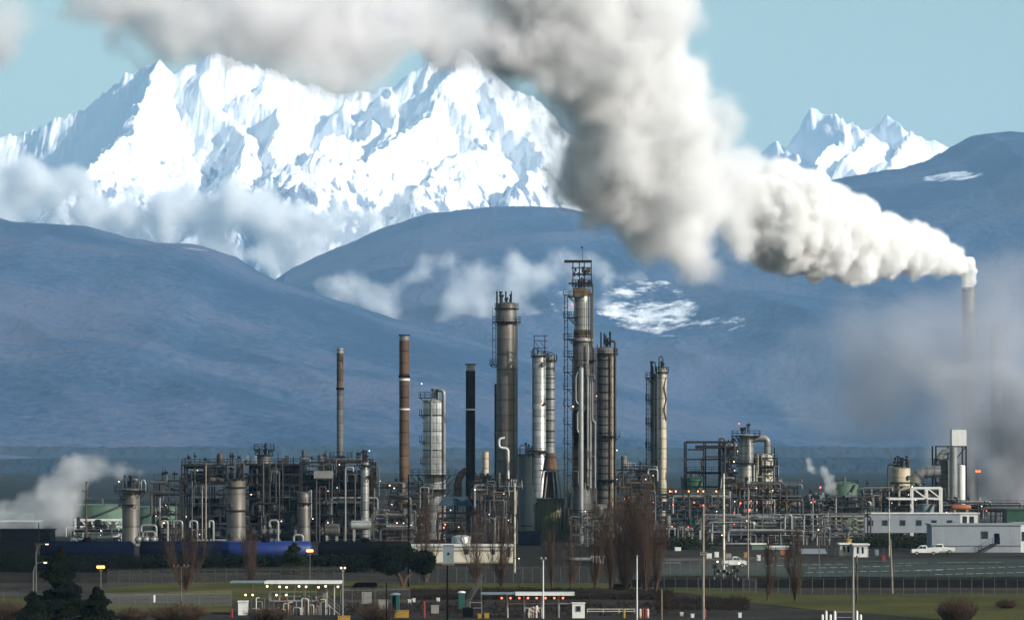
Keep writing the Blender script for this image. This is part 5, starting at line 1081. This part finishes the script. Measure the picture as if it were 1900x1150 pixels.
# guys of the mast
# ---------------------------------------------------------------- fences
def fence(x0, x1, yb0, yb1, h, label, step=22, sx=2.0, mesh=True, mat='pipeg', z0=0.0):
    n = max(2, int(abs(x1-x0)/step)); root = empty('chain_link_fence', (GX((x0+x1)/2, GY((yb0+yb1)/2)), GY((yb0+yb1)/2), z0), label, 'fence'); pts = []
    for i in range(n+1):
        px = x0+(x1-x0)*i/n; Y = GY(yb0+(yb1-yb0)*i/n); pts.append(Vector((GX(px, Y), Y, z0)))
    for p in pts:
        MB().sweep([p, p+Vector((0,0,h)), p+Vector((0,-.25,h+.32))], .034, 6).build('post', M[mat], root)
    mb = MB()
    for a, b in zip(pts[:-1], pts[1:]):
        mb.beam(a+Vector((0,0,h)), b+Vector((0,0,h)), .05)
        for q in (.1, .2, .3): mb.beam(a+Vector((0,-.25*q/.32,h+q)), b+Vector((0,-.25*q/.32,h+q)), .018)
    mb.build('rails', M[mat], root)
    if mesh:
        mb = MB()
        for a, b in zip(pts[:-1], pts[1:]): mb.quad(a+Vector((0,0,.05)), b+Vector((0,0,.05)), b+Vector((0,0,h)), a+Vector((0,0,h)))
        mb.build('wire_mesh', M_MESHWIRE, root)
    return root
fence(1190, 1930, 1099, 1106, 2.1, 'long chain link fence along the near edge of the parking lot', step=21)
fence(1500, 1930, 1069, 1072, 2.0, 'low chain link fence on the rim of the parking lot asphalt', step=22)
fence(200, 640, 1086, 1080, 2.0, 'chain link fence along the railway below the tank cars', step=20, mat='piped')
fence(760, 1180, 1080, 1080, 2.1, 'chain link fence behind the bare vase shaped trees', step=17)
fence(190, 430, 1130, 1124, 1.6, 'chain link fence round the gravel patch left of the first canopy', step=30)
fence(632, 760, 1122, 1120, 1.8, 'chain link fence right of the first canopy', step=20); fence(1520, 1640, 1032, 1036, 1.8, 'chain link fence in front of the white box cabins', step=14)
fence(-20, 60, 1120, 1122, 1.8, 'chain link fence at the left border by the yellow machine', step=26)
fence(1208, 1460, 1068, 1064, 2.4, 'chain link fence in front of the containers', step=18)
bar = MB(); bar.box(GX(1190, 492)-.3, 72, 520, 520.35, 0, 1.15); tag(bar.build('barrier_wall', M['tar']), 'long low black barrier wall closing the parking lot', 'wall')
# ---------------------------------------------------------------- loading canopies
def loading_canopy(x0, x1, yt, yb, Y, label, lamps, lampm, posts, dark_to=None, decky=None):
    a, b = GX(x0,Y), GX(x1,Y); zt = GZ(yt,Y); root = empty('loading_canopy', ((a+b)/2, Y, 0), label, 'canopy')
    MB().box(a, b, Y-1.6, Y+2.6, zt-.28, zt).build('roof', M['white'], root)
    if dark_to: MB().box(GX(dark_to,Y), a-.01, Y-1.2, Y+2.6, zt-.2, zt-.05).build('roof_wing', M['bluegrey'], root)
    for x, ln in posts: MB().sweep([(GX(x+ln,Y),Y,0),(GX(x,Y),Y,zt-.28)], .11, 8).build('post', M['pipew'], root, True)
    for x, dy in lamps:
        o = MB().boxc((GX(x,Y),Y-1.2,zt-.42-dy), .2, .2, .1).build('lamp_shade', M['dark'], root); MB().ball((GX(x,Y),Y-1.22,zt-.56-dy), .12, 6).build('bulb', M[lampm], o)
    if decky:
        zd = GZ(decky,Y); mb = MB(); mb.box(a+.5, b-2, Y-.8, Y+1.6, zd-.12, zd); railing(mb, [(a+.5,Y-.8,zd),(b-2,Y-.8,zd)], 1.0, .035); x = a+1
        while x < b-2: mb.beam((x,Y-.7,0),(x,Y-.7,zd-.1),.1); x += 1.3
        o = mb.build('loading_deck', M['pipew'], root); s = MB(); [s.beam((b-2,Y-.8+q,zd),(b-.2,Y-.8+q,0),.1) for q in (0,.9)]; railing(s, [(b-2,Y-.8,zd),(b-.2,Y-.8,.05)], .9, .03); s.build('stairs', M['pipew'], o)
    return root
lc = loading_canopy(492, 634, 1077, 1140, 430, 'long flat loading canopy with warm lamps and a railed deck', [(497+i*18+(i%2)*5, .05*(i%3)) for i in range(8)], 'lwo', [(504,-5),(520,-4),(548,-5),(566,-5),(586,0),(606,0),(620,0)], dark_to=428, decky=1113)
rnd = random.Random(77)
for i in range(26):
    x = GX(rnd.uniform(446, 616), 429); z = rnd.uniform(.2, 1.9); h = rnd.uniform(.5, 1.9); q = [(x,429,.02),(x,429,z+.4),(x+rnd.choice((-1,1))*rnd.uniform(.3,.8),429,z+.4)]; MB().pipe(q, rnd.uniform(.04,.09), 6).build('hose_pipe', M[rnd.choice(('white','pipeg','red','pipew','tan','piped'))], lc, True)
for x in (457,470,514,532): o = MB().boxc((GX(x,Yq+18),429,2.4), .12,.12,.1).build('lamp_shade', M['dark'], lc); MB().ball((GX(x,430),428.9,2.3), .11, 6).build('bulb', M['lwo'], o)
MB().box(GX(583,431),GX(603,431),431,432.5,GZ(1113,431),GZ(1084,431)).build('control_cabin', M['clad'], lc)
tag(MB().box(GX(443,430),GX(460,430),429,430.6,0,GZ(1116,430)).box(GX(442,430),GX(461,430),428.9,430.7,GZ(1116,430)+.002,GZ(1115,430)+.1).build('switch_cabinet', M['white'], loc=P(451,1140,430)), 'white cabinet at the left end of the railed loading deck', 'cabinet')
l2 = loading_canopy(956, 1066, 1098.5, 1146, 422, 'shorter flat canopy with a row of red lamps on four slanted posts', [(931+i*16.2, 0) for i in range(8)], 'lr', [(941,1),(972,1.5),(1004,1.5),(1036,1)], dark_to=892)
mb = MB(); mb.beam((GX(940,422),422,GZ(1119,422)),(GX(1066,422),422,GZ(1119,422)),.12); mb.beam((GX(972,422),422,GZ(1127,422)),(GX(1004,422),422,GZ(1127,422)),.2); mb.build('crossbars', M['pipew'], l2)
for i in range(8):
    x = GX(rnd.uniform(980, 1000), 421.5); MB().pipe([(x,421.5,.02),(x,421.5,rnd.uniform(.6,1.5)),(x+rnd.uniform(-.6,.6),421.5,rnd.uniform(.3,1.2))], .05, 6).build('hose_pipe', M[rnd.choice(('white','red','tan','pipew'))], l2, True)
bo = building(1062, 1085, 1119, 1146, 421, 1.6, 'white', 'white', 'white guard booth with one dark window beside the red lamp canopy', 'guard_booth', wins=[(1073,1125,6,7)], over=.08, pitch=.12)
# small yard things
def small(name, label, cat, mb, mat, px, yb, group=None): return tag(mb.build(name, M[mat], loc=P(px, yb, GY(yb))), label, cat, group)
Yt = GY(1134); tl = empty('portable_toilet', (GX(733,Yt),Yt,0), 'teal portable toilet with a pale roof right of the first canopy', 'portable toilet')
MB().box(GX(726,Yt),GX(741,Yt),Yt,Yt+1.1,.05,1.95).build('cabin', M['teal'], tl); MB().lathe((GX(733.5,Yt),Yt+.55,0), [(.62,1.96),(.5,2.1),(.1,2.18)], 14).build('roof', M['bluegrey'], tl); MB().box(GX(728,Yt),GX(735,Yt),Yt-.03,Yt-.005,.1,1.85).build('door', M['tar'], tl)
def block(px, yb, w, h, d, mat, label, cat='box', name='equipment_box', group=None):
    Y = GY(yb); X = GX(px,Y); W = w*Y/F; H = h*Y/F; mb = MB(); mb.box(X-W/2,X+W/2,Y,Y+d,.05,.05+H); mb.box(X-W/2-.05,X+W/2+.05,Y-.05,Y+d+.05,.052+H,.12+H); mb.box(X-W*.35,X+W*.35,Y-.03,Y-.002,.15,H*.85); return small(name, label, cat, mb, mat, px, yb, group)
block(680, 1120, 17, 20, 1.5, 'conc', 'pale concrete kiosk behind the fence right of the first canopy', 'kiosk', 'kiosk')
block(711, 1134, 17, 20, 1.4, 'conc', 'grey slatted box left of the portable toilet', 'box')
block(745, 1146, 26, 12, 1.0, 'yellow', 'mud stained yellow bin in front of the portable toilet', 'bin', 'bin')
block(638, 1152, 22, 8, 1.0, 'yellow', 'yellow base block under the double lamp post', 'block', 'block')
block(807, 1138, 14, 14, .8, 'conc', 'pale box standing alone right of the red post', 'box')
block(890, 1147, 7, 7, .6, 'yellow', 'left one of two small yellow blocks before the second canopy', 'block', 'block'); block(903, 1147, 9, 8, .6, 'yellow', 'right one of two small yellow blocks before the second canopy', 'block', 'block')
block(868, 1145, 18, 16, 1.0, 'tar', 'black crate left of the railed step', 'crate', 'crate')
block(760, 1119, 6, 6, .2, 'white', 'left one of two small white signs on the dark fence', 'sign', 'sign_board'); block(768, 1117, 5, 6, .2, 'white', 'right one of two small white signs on the dark fence', 'sign', 'sign_board')
block(813, 1117, 6, 7, .2, 'white', 'single white sign right of the pair of white ones', 'sign', 'sign_board')
block(1373, 1146, 6, 8, .4, 'white', 'white marker box right of the nearest tall pole', 'box'); block(1285, 1146, 6, 6, .4, 'white', 'small white box left of the nearest tall pole', 'box')
block(1265, 1143, 6, 6, .4, 'cream', 'small cream box far left of the nearest tall pole', 'box')
for i, (x, c, lb) in enumerate(((1188,'cream','cream bollard left of the two red barrels'),(1193,'red','left red barrel post by the guyed mast'),(1198,'red','right red barrel post by the guyed mast'),(1202,'cream','cream bollard right of the two red barrels'),(1158,'yellow','yellow bollard left end of the low rail'),(787,'red','tall red post left of the pale box'),(430,'red','red hydrant post left of the white cabinet'),(1308,'red','red post at the foot of the nearest tall pole'),(286,'white','white post with a red cap on the gravel patch'))):
    Y = GY(1146 if i != 8 else 1118); X = GX(x,Y); small('bollard', lb, 'bollard', MB().lathe((X,Y,0), [(.14,0),(.14,.95 if i != 5 else 1.8),(.08,1.05 if i != 5 else 1.9)], 12), c, x, 1146 if i != 8 else 1118)
Y = GY(1138); rl = MB(); railing(rl, [(GX(1090,Y),Y,0),(GX(1178,Y),Y,0)], .55, .05); small('guard_rail', 'low pale rail right of the white booth', 'rail', rl, 'cream', 1134, 1138)
rl = MB(); railing(rl, [(GX(872,Y),Y,0),(GX(894,Y),Y,0)], 1.3, .05); small('guard_rail', 'small square railing left of the second canopy', 'rail', rl, 'pipew', 883, 1138)
sd = MB(); Y = 450; 
for d in (0, .9):
    sd.beam((GX(866,Y),Y+d,GZ(1124,Y)),(GX(893,Y),Y+d,GZ(1078,Y)),.14)
for i in range(12): f = i/11; sd.boxc((GX(866+27*f,Y),Y+.45,GZ(1124-46*f,Y)), .35,.9,.05)
railing(sd, [(GX(866,Y),Y,GZ(1124,Y)),(GX(893,Y),Y,GZ(1078,Y))], .9, .04); sd.beam((GX(893,Y),Y+.4,0),(GX(893,Y),Y+.4,GZ(1078,Y)),.14)
small('stairway', 'steep open metal stairway left of the second canopy', 'stairs', sd, 'pipeg', 880, 1124)
mg = MB(); Y = GY(1148); c_ = (GX(6,Y),Y,.9); mg.sweep([(c_[0],Y,.5),(c_[0],Y+.5,.5)], .5, 16); mg.arc((c_[0]+.2,Y,1.0),.2,.35,0,.2); mg.boxc((c_[0]-.5,Y+.3,.9),1.0,.8,.5); mg.beam((c_[0]-.3,Y,.9),(c_[0]+.5,Y,.3),.14)
small('yellow_machine', 'yellow machine poking in at the lower left corner', 'machine', mg, 'yellow', 6, 1148)
Yt = GY(1130); tl = empty('portable_toilet', (GX(857,Yt),Yt,0), 'slim teal portable toilet behind the steep metal stairway', 'portable toilet')
MB().box(GX(851,Yt),GX(862,Yt),Yt,Yt+1.1,.05,1.95).build('cabin', M['teal'], tl); MB().lathe((GX(856.5,Yt),Yt+.55,0), [(.5,1.96),(.4,2.1),(.1,2.18)], 14).build('roof', M['white'], tl)
Y = GY(1158); gt_ = empty('gate', (GX(1560,Y),Y,0), 'pale gate between clustered white posts at the foot of the concrete pole', 'gate')
for x_ in (1526,1533,1541,1549,1590,1597): MB().lathe((GX(x_,Y),Y,0), [(.13,0),(.13,1.35 if x_ in (1533,1549,1590) else 1.0),(.06,1.5 if x_ in (1533,1549,1590) else 1.1)], 10).build('post', M['white'], gt_, True)
mb = MB(); railing(mb, [(GX(1552,Y),Y+.1,.15),(GX(1588,Y),Y+.1,.15)], 1.2, .045); mb.build('gate_leaf', M['pipew'], gt_)
# switchyard by the middle poles
sw = empty('substation', (GX(1347,520),520,0), 'small electrical substation of posts and insulators on the grass', 'substation'); mb = MB(); rnd = random.Random(6)
for i in range(8):
    x = GX(1326+i*6,520); h = rnd.uniform(1.2,3.4); mb.beam((x,520,0),(x,520,h),.12); mb.boxc((x,520,h),rnd.uniform(.3,.6),.5,.5)
mb.beam((GX(1324,520),520,2.2),(GX(1372,520),520,2.2),.1); mb.build('frame', M['dark'], sw)
mb = MB()
for i in range(9): x = GX(1325+i*5.5,520); mb.lathe((x,519.7,rnd.uniform(.8,2.4)), [(.1,0),(.16,.15),(.08,.4)], 8)
mb.build('insulator', M['pipeg'], sw)
for x, z, m_ in ((1331,3.6,'lw'),(1371,3.4,'lwo')): lamp_part(sw, (GX(x,520),519.5,z), .13, m_)
fence(1378, 1404, 1097, 1097, 1.6, 'small square pen of chain link beside the substation', step=13)
# scattered crates, drums and lamps in the yard behind the fence
rnd = random.Random(12)
cols = ['red','orange','white','bluegrey','yellow','conc','teal','green']
spots = [(1452,1030,'orange','orange crate beside the lean to'),(1460,1034,'red','red crate beside the orange one'),(1443,1032,'teal','teal crate left of the orange one'),(1330,1034,'white','white crate behind the nearest tall pole'),(1352,1036,'conc','grey crate right of the mottled pole foot'),(1316,1036,'white','second white crate behind the nearest tall pole'),(1640,1040,'red','red drum beside the tan pole foot'),(1627,1030,'bluegrey','blue grey crate by the box cabins'),(1408,1040,'white','white crate behind the slim grey pole'),(1384,1034,'yellow','yellow crate near the slim grey pole'),(1226,1020,'red','red crate right of the great clump of trees'),(1258,1022,'white','white crate under the wide blue rack')]
for x, y, c, lb in spots: block(x, y, rnd.uniform(6,12), rnd.uniform(6,10), 1.2, c, lb, 'crate' if 'crate' in lb else 'drum', 'crate' if 'crate' in lb else 'drum')
# ---------------------------------------------------------------- steam, smoke and clouds: closed shells filled with an even volume
def blob_shell(name, balls, mat, voxel, disp, label=None, cat=None, group=None, kind='stuff', seed=0):
    """union of balls -> one closed lumpy surface (radius field, marching through a voxel remesh)"""
    bm = bmesh.new()
    for (c, r, *s) in balls:
        sx, sy, sz = s[0] if s else (1, 1, 1)
        bmesh.ops.create_icosphere(bm, subdivisions=3, radius=1.0, matrix=Matrix.Translation(c) @ Matrix.Diagonal((r*sx, r*sy, r*sz, 1)))
    me = bpy.data.meshes.new(name); bm.to_mesh(me); bm.free(); me.materials.append(mat)
    o = bpy.data.objects.new(name, me); COL.objects.link(o)
    rm = o.modifiers.new('remesh', 'REMESH'); rm.mode = 'VOXEL'; rm.voxel_size = voxel; rm.use_smooth_shade = True
    dg = bpy.context.evaluated_depsgraph_get()
    me2 = bpy.data.meshes.new_from_object(o.evaluated_get(dg)); o.modifiers.clear(); o.data = me2
    n = len(me2.vertices); co = np.empty(n*3, np.float32); me2.vertices.foreach_get('co', co); co = co.reshape(-1, 3)
    no = np.empty(n*3, np.float32); me2.vertex_normals.foreach_get('vector', no); no = no.reshape(-1, 3)
    for k, (amp, size) in enumerate(disp):
        d = np.array([mnoise.noise(Vector(p)/size+Vector((seed*3.1, k*7.7, 0))) for p in co]) if False else n3(co/size, seed+k*13)
        # billowed: round bulges, sharp creases
        co = co+no*((np.abs(d)*2-0.55)*amp)[:, None]
    me2.vertices.foreach_set('co', co.ravel().astype(np.float32)); me2.update()
    me2.name = name
    return tag(o, label, cat, group, kind)
def fog_nodes(o, voxel, band):
    """turn the closed shell into a fog grid whose density ramps up over `band` metres inside the surface"""
    ng = bpy.data.node_groups.new('fog', 'GeometryNodeTree')
    ng.interface.new_socket('Geometry', in_out='INPUT', socket_type='NodeSocketGeometry'); ng.interface.new_socket('Geometry', in_out='OUTPUT', socket_type='NodeSocketGeometry')
    a = ng.nodes.new('NodeGroupInput'); b = ng.nodes.new('NodeGroupOutput'); v = ng.nodes.new('GeometryNodeMeshToVolume'); sm = ng.nodes.new('GeometryNodeSetMaterial')
    v.resolution_mode = 'VOXEL_SIZE'; v.inputs['Voxel Size'].default_value = voxel; v.inputs['Interior Band Width'].default_value = band; v.inputs['Density'].default_value = 1.0
    sm.inputs['Material'].default_value = o.data.materials[0]
    ng.links.new(a.outputs[0], v.inputs['Mesh']); ng.links.new(v.outputs[0], sm.inputs[0]); ng.links.new(sm.outputs[0], b.inputs[0])
    md = o.modifiers.new('fog', 'NODES'); md.node_group = ng
def fog_mat(name, dens, color, sizes, k, lo, hi, aniso=0.0, edge=.30):
    m = new_mat(name); t = NT(m); at = t.n('ShaderNodeAttribute'); at.attribute_name = 'density'
    tc = t.n('ShaderNodeTexCoord'); acc = at.outputs['Fac']
    for (sz, kk, ds) in sizes:
        n = t.n('ShaderNodeTexNoise', Scale=1.0/sz, Detail=ds, Roughness=0.62, Distortion=0.25); t.l(tc.outputs['Object'], n.inputs['Vector'])
        b = t.n('ShaderNodeMath', operation='SUBTRACT'); t.l(n.outputs['Fac'], b.inputs[0]); b.inputs[1].default_value = .5
        c = t.n('ShaderNodeMath', operation='MULTIPLY_ADD'); t.l(b.outputs[0], c.inputs[0]); c.inputs[1].default_value = kk; t.l(acc, c.inputs[2]); acc = c.outputs[0]
    g = t.n('ShaderNodeMapRange', interpolation_type='SMOOTHSTEP'); g.inputs['From Min'].default_value = lo; g.inputs['From Max'].default_value = hi; g.inputs['To Max'].default_value = dens; t.l(acc, g.inputs['Value'])
    gt = t.n('ShaderNodeMapRange', interpolation_type='SMOOTHSTEP'); gt.inputs['From Max'].default_value = edge; t.l(at.outputs['Fac'], gt.inputs['Value'])
    mu = t.n('ShaderNodeMath', operation='MULTIPLY'); t.l(g.outputs[0], mu.inputs[0]); t.l(gt.outputs[0], mu.inputs[1])
    v = t.n('ShaderNodeVolumePrincipled'); v.inputs['Color'].default_value = (*color, 1); v.inputs['Anisotropy'].default_value = aniso; v.inputs['Density Attribute'].default_value = ''
    t.l(mu.outputs[0], v.inputs['Density']); t.l(v.outputs[0], t.out.inputs['Volume']); return m
def n3(p, s):
    """3-D gradient-like value noise on arrays, range about -1..1"""
    x, y, z = p[:, 0], p[:, 1], p[:, 2]
    iz = np.floor(z); fz = z-iz; fz = fz*fz*(3-2*fz)
    a = vn2(x, y, iz, s); b = vn2(x, y, iz+1, s)
    return (a*(1-fz)+b*fz)*2-1
def vn2(x, y, iz, s):
    ix = np.floor(x); iy = np.floor(y); fx = x-ix; fy = y-iy
    fx = fx*fx*(3-2*fx); fy = fy*fy*(3-2*fy); q = iz.astype(np.int64)*7919
    def h(i, j): return _hash(i.astype(np.int64)+q*31, j.astype(np.int64)+q*17, s)
    return (h(ix, iy)*(1-fx)+h(ix+1, iy)*fx)*(1-fy)+(h(ix, iy+1)*(1-fx)+h(ix+1, iy+1)*fx)*fy
def path_balls(pts, n, jitter, rs, seed, flat=1.0):
    """balls scattered in a tube that follows (px, py, Y, radius px)"""
    rnd = random.Random(seed); out = []
    L = len(pts)-1
    for i in range(n):
        t = (i+rnd.random())/n*L; k = min(int(t), L-1); f = t-k
        a, b = pts[k], pts[k+1]; px, py, Y, r = [a[j]*(1-f)+b[j]*f for j in range(4)]
        rm = r*Y/F; c = P(px, py, Y)
        d = Vector((rnd.gauss(0, 1), rnd.gauss(0, 1), rnd.gauss(0, 1))).normalized()*(rnd.random()**0.45)*jitter*rm
        d.y *= flat
        out.append((c+d, rm*rnd.uniform(*rs)))
    return out
SY = 1060
def balls(lst, Y):
    """lst of (px, py, radius px[, flattening]) at distance Y"""
    return [(P(a[0], a[1], Y+(a[4] if len(a) > 4 else 0)), a[2]*Y/F, (1, 1, a[3]) if len(a) > 3 else (1, 1, 1)) for a in lst]
def fog(name, bl, mat, voxel, band, disp, seed, fine=None, label=None):
    o = blob_shell(name, bl, mat, fine or voxel, disp, label, None, seed=seed); fog_nodes(o, voxel, band); return o
M_ST0 = vol_mat('steam_throat', 1.1, (1, 1, 1), 0.0)
M_ST1 = fog_mat('steam_dense', 0.75, (.988,.990,.995), [(8.0,1.1,5.0),(2.6,.8,5.0)], 0, .08, .6)
M_ST2 = fog_mat('steam', 0.21, (.958, .960, .972), [(26.0,1.8,5.0),(8.0,1.2,6.0)], 0, .12, .62, edge=.4)
near = [(1797,522,SY,14),(1790,496,SY,24),(1768,478,SY-2,36),(1735,470,SY-6,48),(1690,462,SY-12,60),(1635,455,SY-20,70),(1575,440,SY-28,86),(1510,420,SY-36,102),(1450,402,SY-44,108)]
blob_shell('plume', [(P(a,b,SY), r*SY/F) for a,b,r in ((1797,533,11),(1799,524,12),(1795,514,13),(1800,506,14),(1790,500,16),(1794,490,16),(1781,492,17))], M_ST0, .35, [(.5,2.2),(.25,.9)], seed=2)
fog('plume', path_balls(near, 300, 0.62, (.27, .52), 3)+[(P(a,b,c), r*c/F) for a,b,c,r in near], M_ST1, 0.8, 3.6, [(1.6, 7.5), (1.0, 3.2), (.5, 1.3)], 1)
mid = [(1500,405,SY-36,95),(1400,398,SY-50,110),(1320,375,SY-62,145),(1250,350,SY-74,170),(1180,310,SY-86,195),(1140,250,SY-96,215),(1150,180,SY-104,215),(1140,90,SY-112,225),(1080,0,SY-122,240),(980,-60,SY-130,240)]
M_ST4 = fog_mat('shaded_steam', 0.15, (.90, .90, .925), [(26.0,2.3,5.0),(8.0,1.2,6.0)], 0, .10, .66, edge=.5)  # greyer copy of the steam: the plume's shaded side is put into the colour
low = [(1285,478,SY-70,54),(1230,455,SY-76,72),(1170,400,SY-82,88),(1110,350,SY-90,88),(1040,290,SY-98,92),(1000,220,SY-104,84),(970,150,SY-110,100),(930,60,SY-116,105)]
lft = [(1020,40,SY-125,150),(940,35,SY-130,125),(820,15,SY-140,118),(700,50,SY-150,135),(600,40,SY-160,150),(480,15,SY-170,140),(350,10,SY-180,130),(260,5,SY-190,120),(150,-50,SY-200,95)]
ext = [(P(660,120,SY-150), 58*.13),(P(640,165,SY-152), 40*.13),(P(1285,500,SY-70), 34*.14),(P(1345,215,SY-90), 62*.14),(P(1365,185,SY-92), 44*.14),(P(1450,330,SY-50), 50*.14)]
fog('plume', path_balls(mid, 330, 0.66, (.22, .44), 5)+ext[2:], M_ST2, 1.7, 11.0, [(4.5, 17.0), (2.4, 7.0)], 4, fine=1.9)
fog('plume', path_balls(low, 160, 0.55, (.35, .6), 6)+path_balls(lft, 300, 0.7, (.30, .54), 9)+ext[:2], M_ST4, 1.8, 10.0, [(4.5, 17.0), (2.4, 7.0)], 6, fine=2.0)
M_TC = fog_mat('torn_cloud', .10, (.93,.92,.93), [(14.0,2.2,6.0)], 0, .2, 1.0)
fog('steam', balls([(-20,80,85),(20,40,70),(60,55,40),(10,120,45),(110,30,40,.6),(215,70,45),(255,110,36)], 900), M_TC, 1.6, 6, [(3,12)], 12)
# steam from the vents low on the left, wisps, smoke round the tall stack
M_W2 = fog_mat('low_steam', .13, (.84,.835,.85), [(5.0,1.3,6.0)], 0, .10, .8)
lp = [(286,876,862,7),(262,876,862,14),(225,870,862,22),(180,872,862,30),(140,878,863,42),(108,915,864,50),(66,945,866,46),(10,965,868,46),(-50,975,870,44)]
fog('steam', path_balls(lp, 130, .6, (.35,.6), 31)+[(P(a,b,c), r*c/F) for a,b,c,r in lp]+balls([(128,856,20),(120,845,12),(180,862,20),(112,965,36),(108,988,20),(118,935,44)], 862), M_W2, .55, 2.6, [(1.1,4.5),(.5,1.7)], 33)
M_W1 = fog_mat('wisp', .35, (.96,.96,.96), [(2.2,1.6,5.0)], 0, .2, 1.0)
fog('steam', balls([(1548,912,9),(1545,900,12),(1538,888,14),(1530,878,13),(1526,868,9),(1536,905,12),(1512,878,8),(1506,868,11),(1502,858,10),(1497,850,6)], 900), M_W1, .3, 1.2, [(.6,2.2)], 35)
M_SM = fog_mat('shaded_smoke', .20, (.54,.555,.60), [(15.0,1.3,5.0)], 0, .05, 1.0)  # shadow on the drifting smoke is put into this darker colour
fog('smoke', balls([(1860,870,100),(1740,840,48),(1720,780,40),(1760,700,55),(1830,930,60),(1925,800,115),(1890,740,80),(1800,820,62),(1845,780,70),(1765,885,42),(1900,950,70),(1790,760,50)], 1010), M_SM, 1.4, 9, [(3.5,14)], 37)
M_DR = fog_mat('thin_drift', .12, (.62,.645,.72), [(30.0,1.3,5.0)], 0, .0, 1.2)
fog('smoke', balls([(1620,700,130),(1720,660,150),(1840,640,160),(1500,740,80),(1560,800,70),(1430,690,70),(1380,720,50),(1480,620,60),(1860,540,110),(1560,620,90),(1660,770,110),(1500,700,80),(1780,760,130),(1900,560,90),(1720,560,70),(1590,560,60)], 1035), M_DR, 3.0, 22, [(5,25)], 39)
# mist on the hills and the cloud bank below the snow
M_MV = fog_mat('valley_mist', .027, (.97,.98,.99), [(110.0,1.6,5.0),(36.0,.9,6.0)], 0, .05, 1.2)
fog('low_cloud', balls([(600,525,30),(640,535,46),(690,555,40),(725,580,28),(790,500,34),(840,495,40),(890,510,42),(850,550,46),(900,580,50),(950,560,46),(960,500,40),(1010,510,40),(1040,480,34),(1080,490,34),(1130,510,34),(1180,510,26),(1000,600,36),(870,610,30),(1060,560,30),(1190,690,28),(1150,670,24),(1230,700,24),(760,520,30,.6),(720,545,34,.6),(820,600,34,.6),(930,620,30,.6),(1110,560,30,.6),(1160,630,24,.6)], 11100)+balls([(1340,725,22,.7),(1390,720,28,.7),(1430,730,22,.7)], 10800), M_MV, 13, 62, [(26,90)], 41)
M_MB = fog_mat('cloud_bank', .040, (.97,.98,.99), [(220.0,1.0,5.0),(70.0,.8,6.0)], 0, .05, 1.0)
fog('low_cloud', balls([(-20,330,60),(50,340,56),(110,360,44),(170,400,50),(240,405,50),(310,395,52),(370,385,54),(430,390,56),(490,400,56),(550,415,52),(600,430,46),(300,440,44),(400,450,44),(500,460,40),(650,450,34),(700,440,30),(740,420,30),(200,440,30),(0,400,40),(90,420,30),(350,350,36),(420,350,30),(800,400,30),(560,460,30),(740,380,34),(680,400,36),(860,380,24),(620,395,40),(500,350,30),(250,350,34),(140,330,40),(-60,300,50),(520,500,34),(560,500,34),(470,480,34),(600,480,30),(420,470,34)], 15200)+balls([(575,450,12),(600,462,13),(628,458,13),(640,448,10)], 14600), M_MB, 20, 85, [(40,140)], 43)  # bank of low cloud, placed inside the haze box
fog('low_cloud', balls([(120,445,24,.7),(160,450,28,.7),(195,455,24,.7)], 10200), M_MV, 11, 40, [(16,60)], 45)
# ---------------------------------------------------------------- haze: one closed box of thin even air
def haze_box():
    x, y0, y1, z0, z1 = 9000, -1500, 26500, -3.0, 2400
    v = [(-x,y0,z0),(x,y0,z0),(x,y1,z0),(-x,y1,z0),(-x,y0,z1),(x,y0,z1),(x,y1,z1),(-x,y1,z1)]
    f = [(3,2,1,0),(4,5,6,7),(0,1,5,4),(1,2,6,5),(2,3,7,6),(3,0,4,7)]
    o = mesh_obj('haze', v, f, vol_mat('haze_air', 3.5e-5, (.36, .65, 1.0), 0.0)); tag(o, kind='stuff'); return o
haze_box()
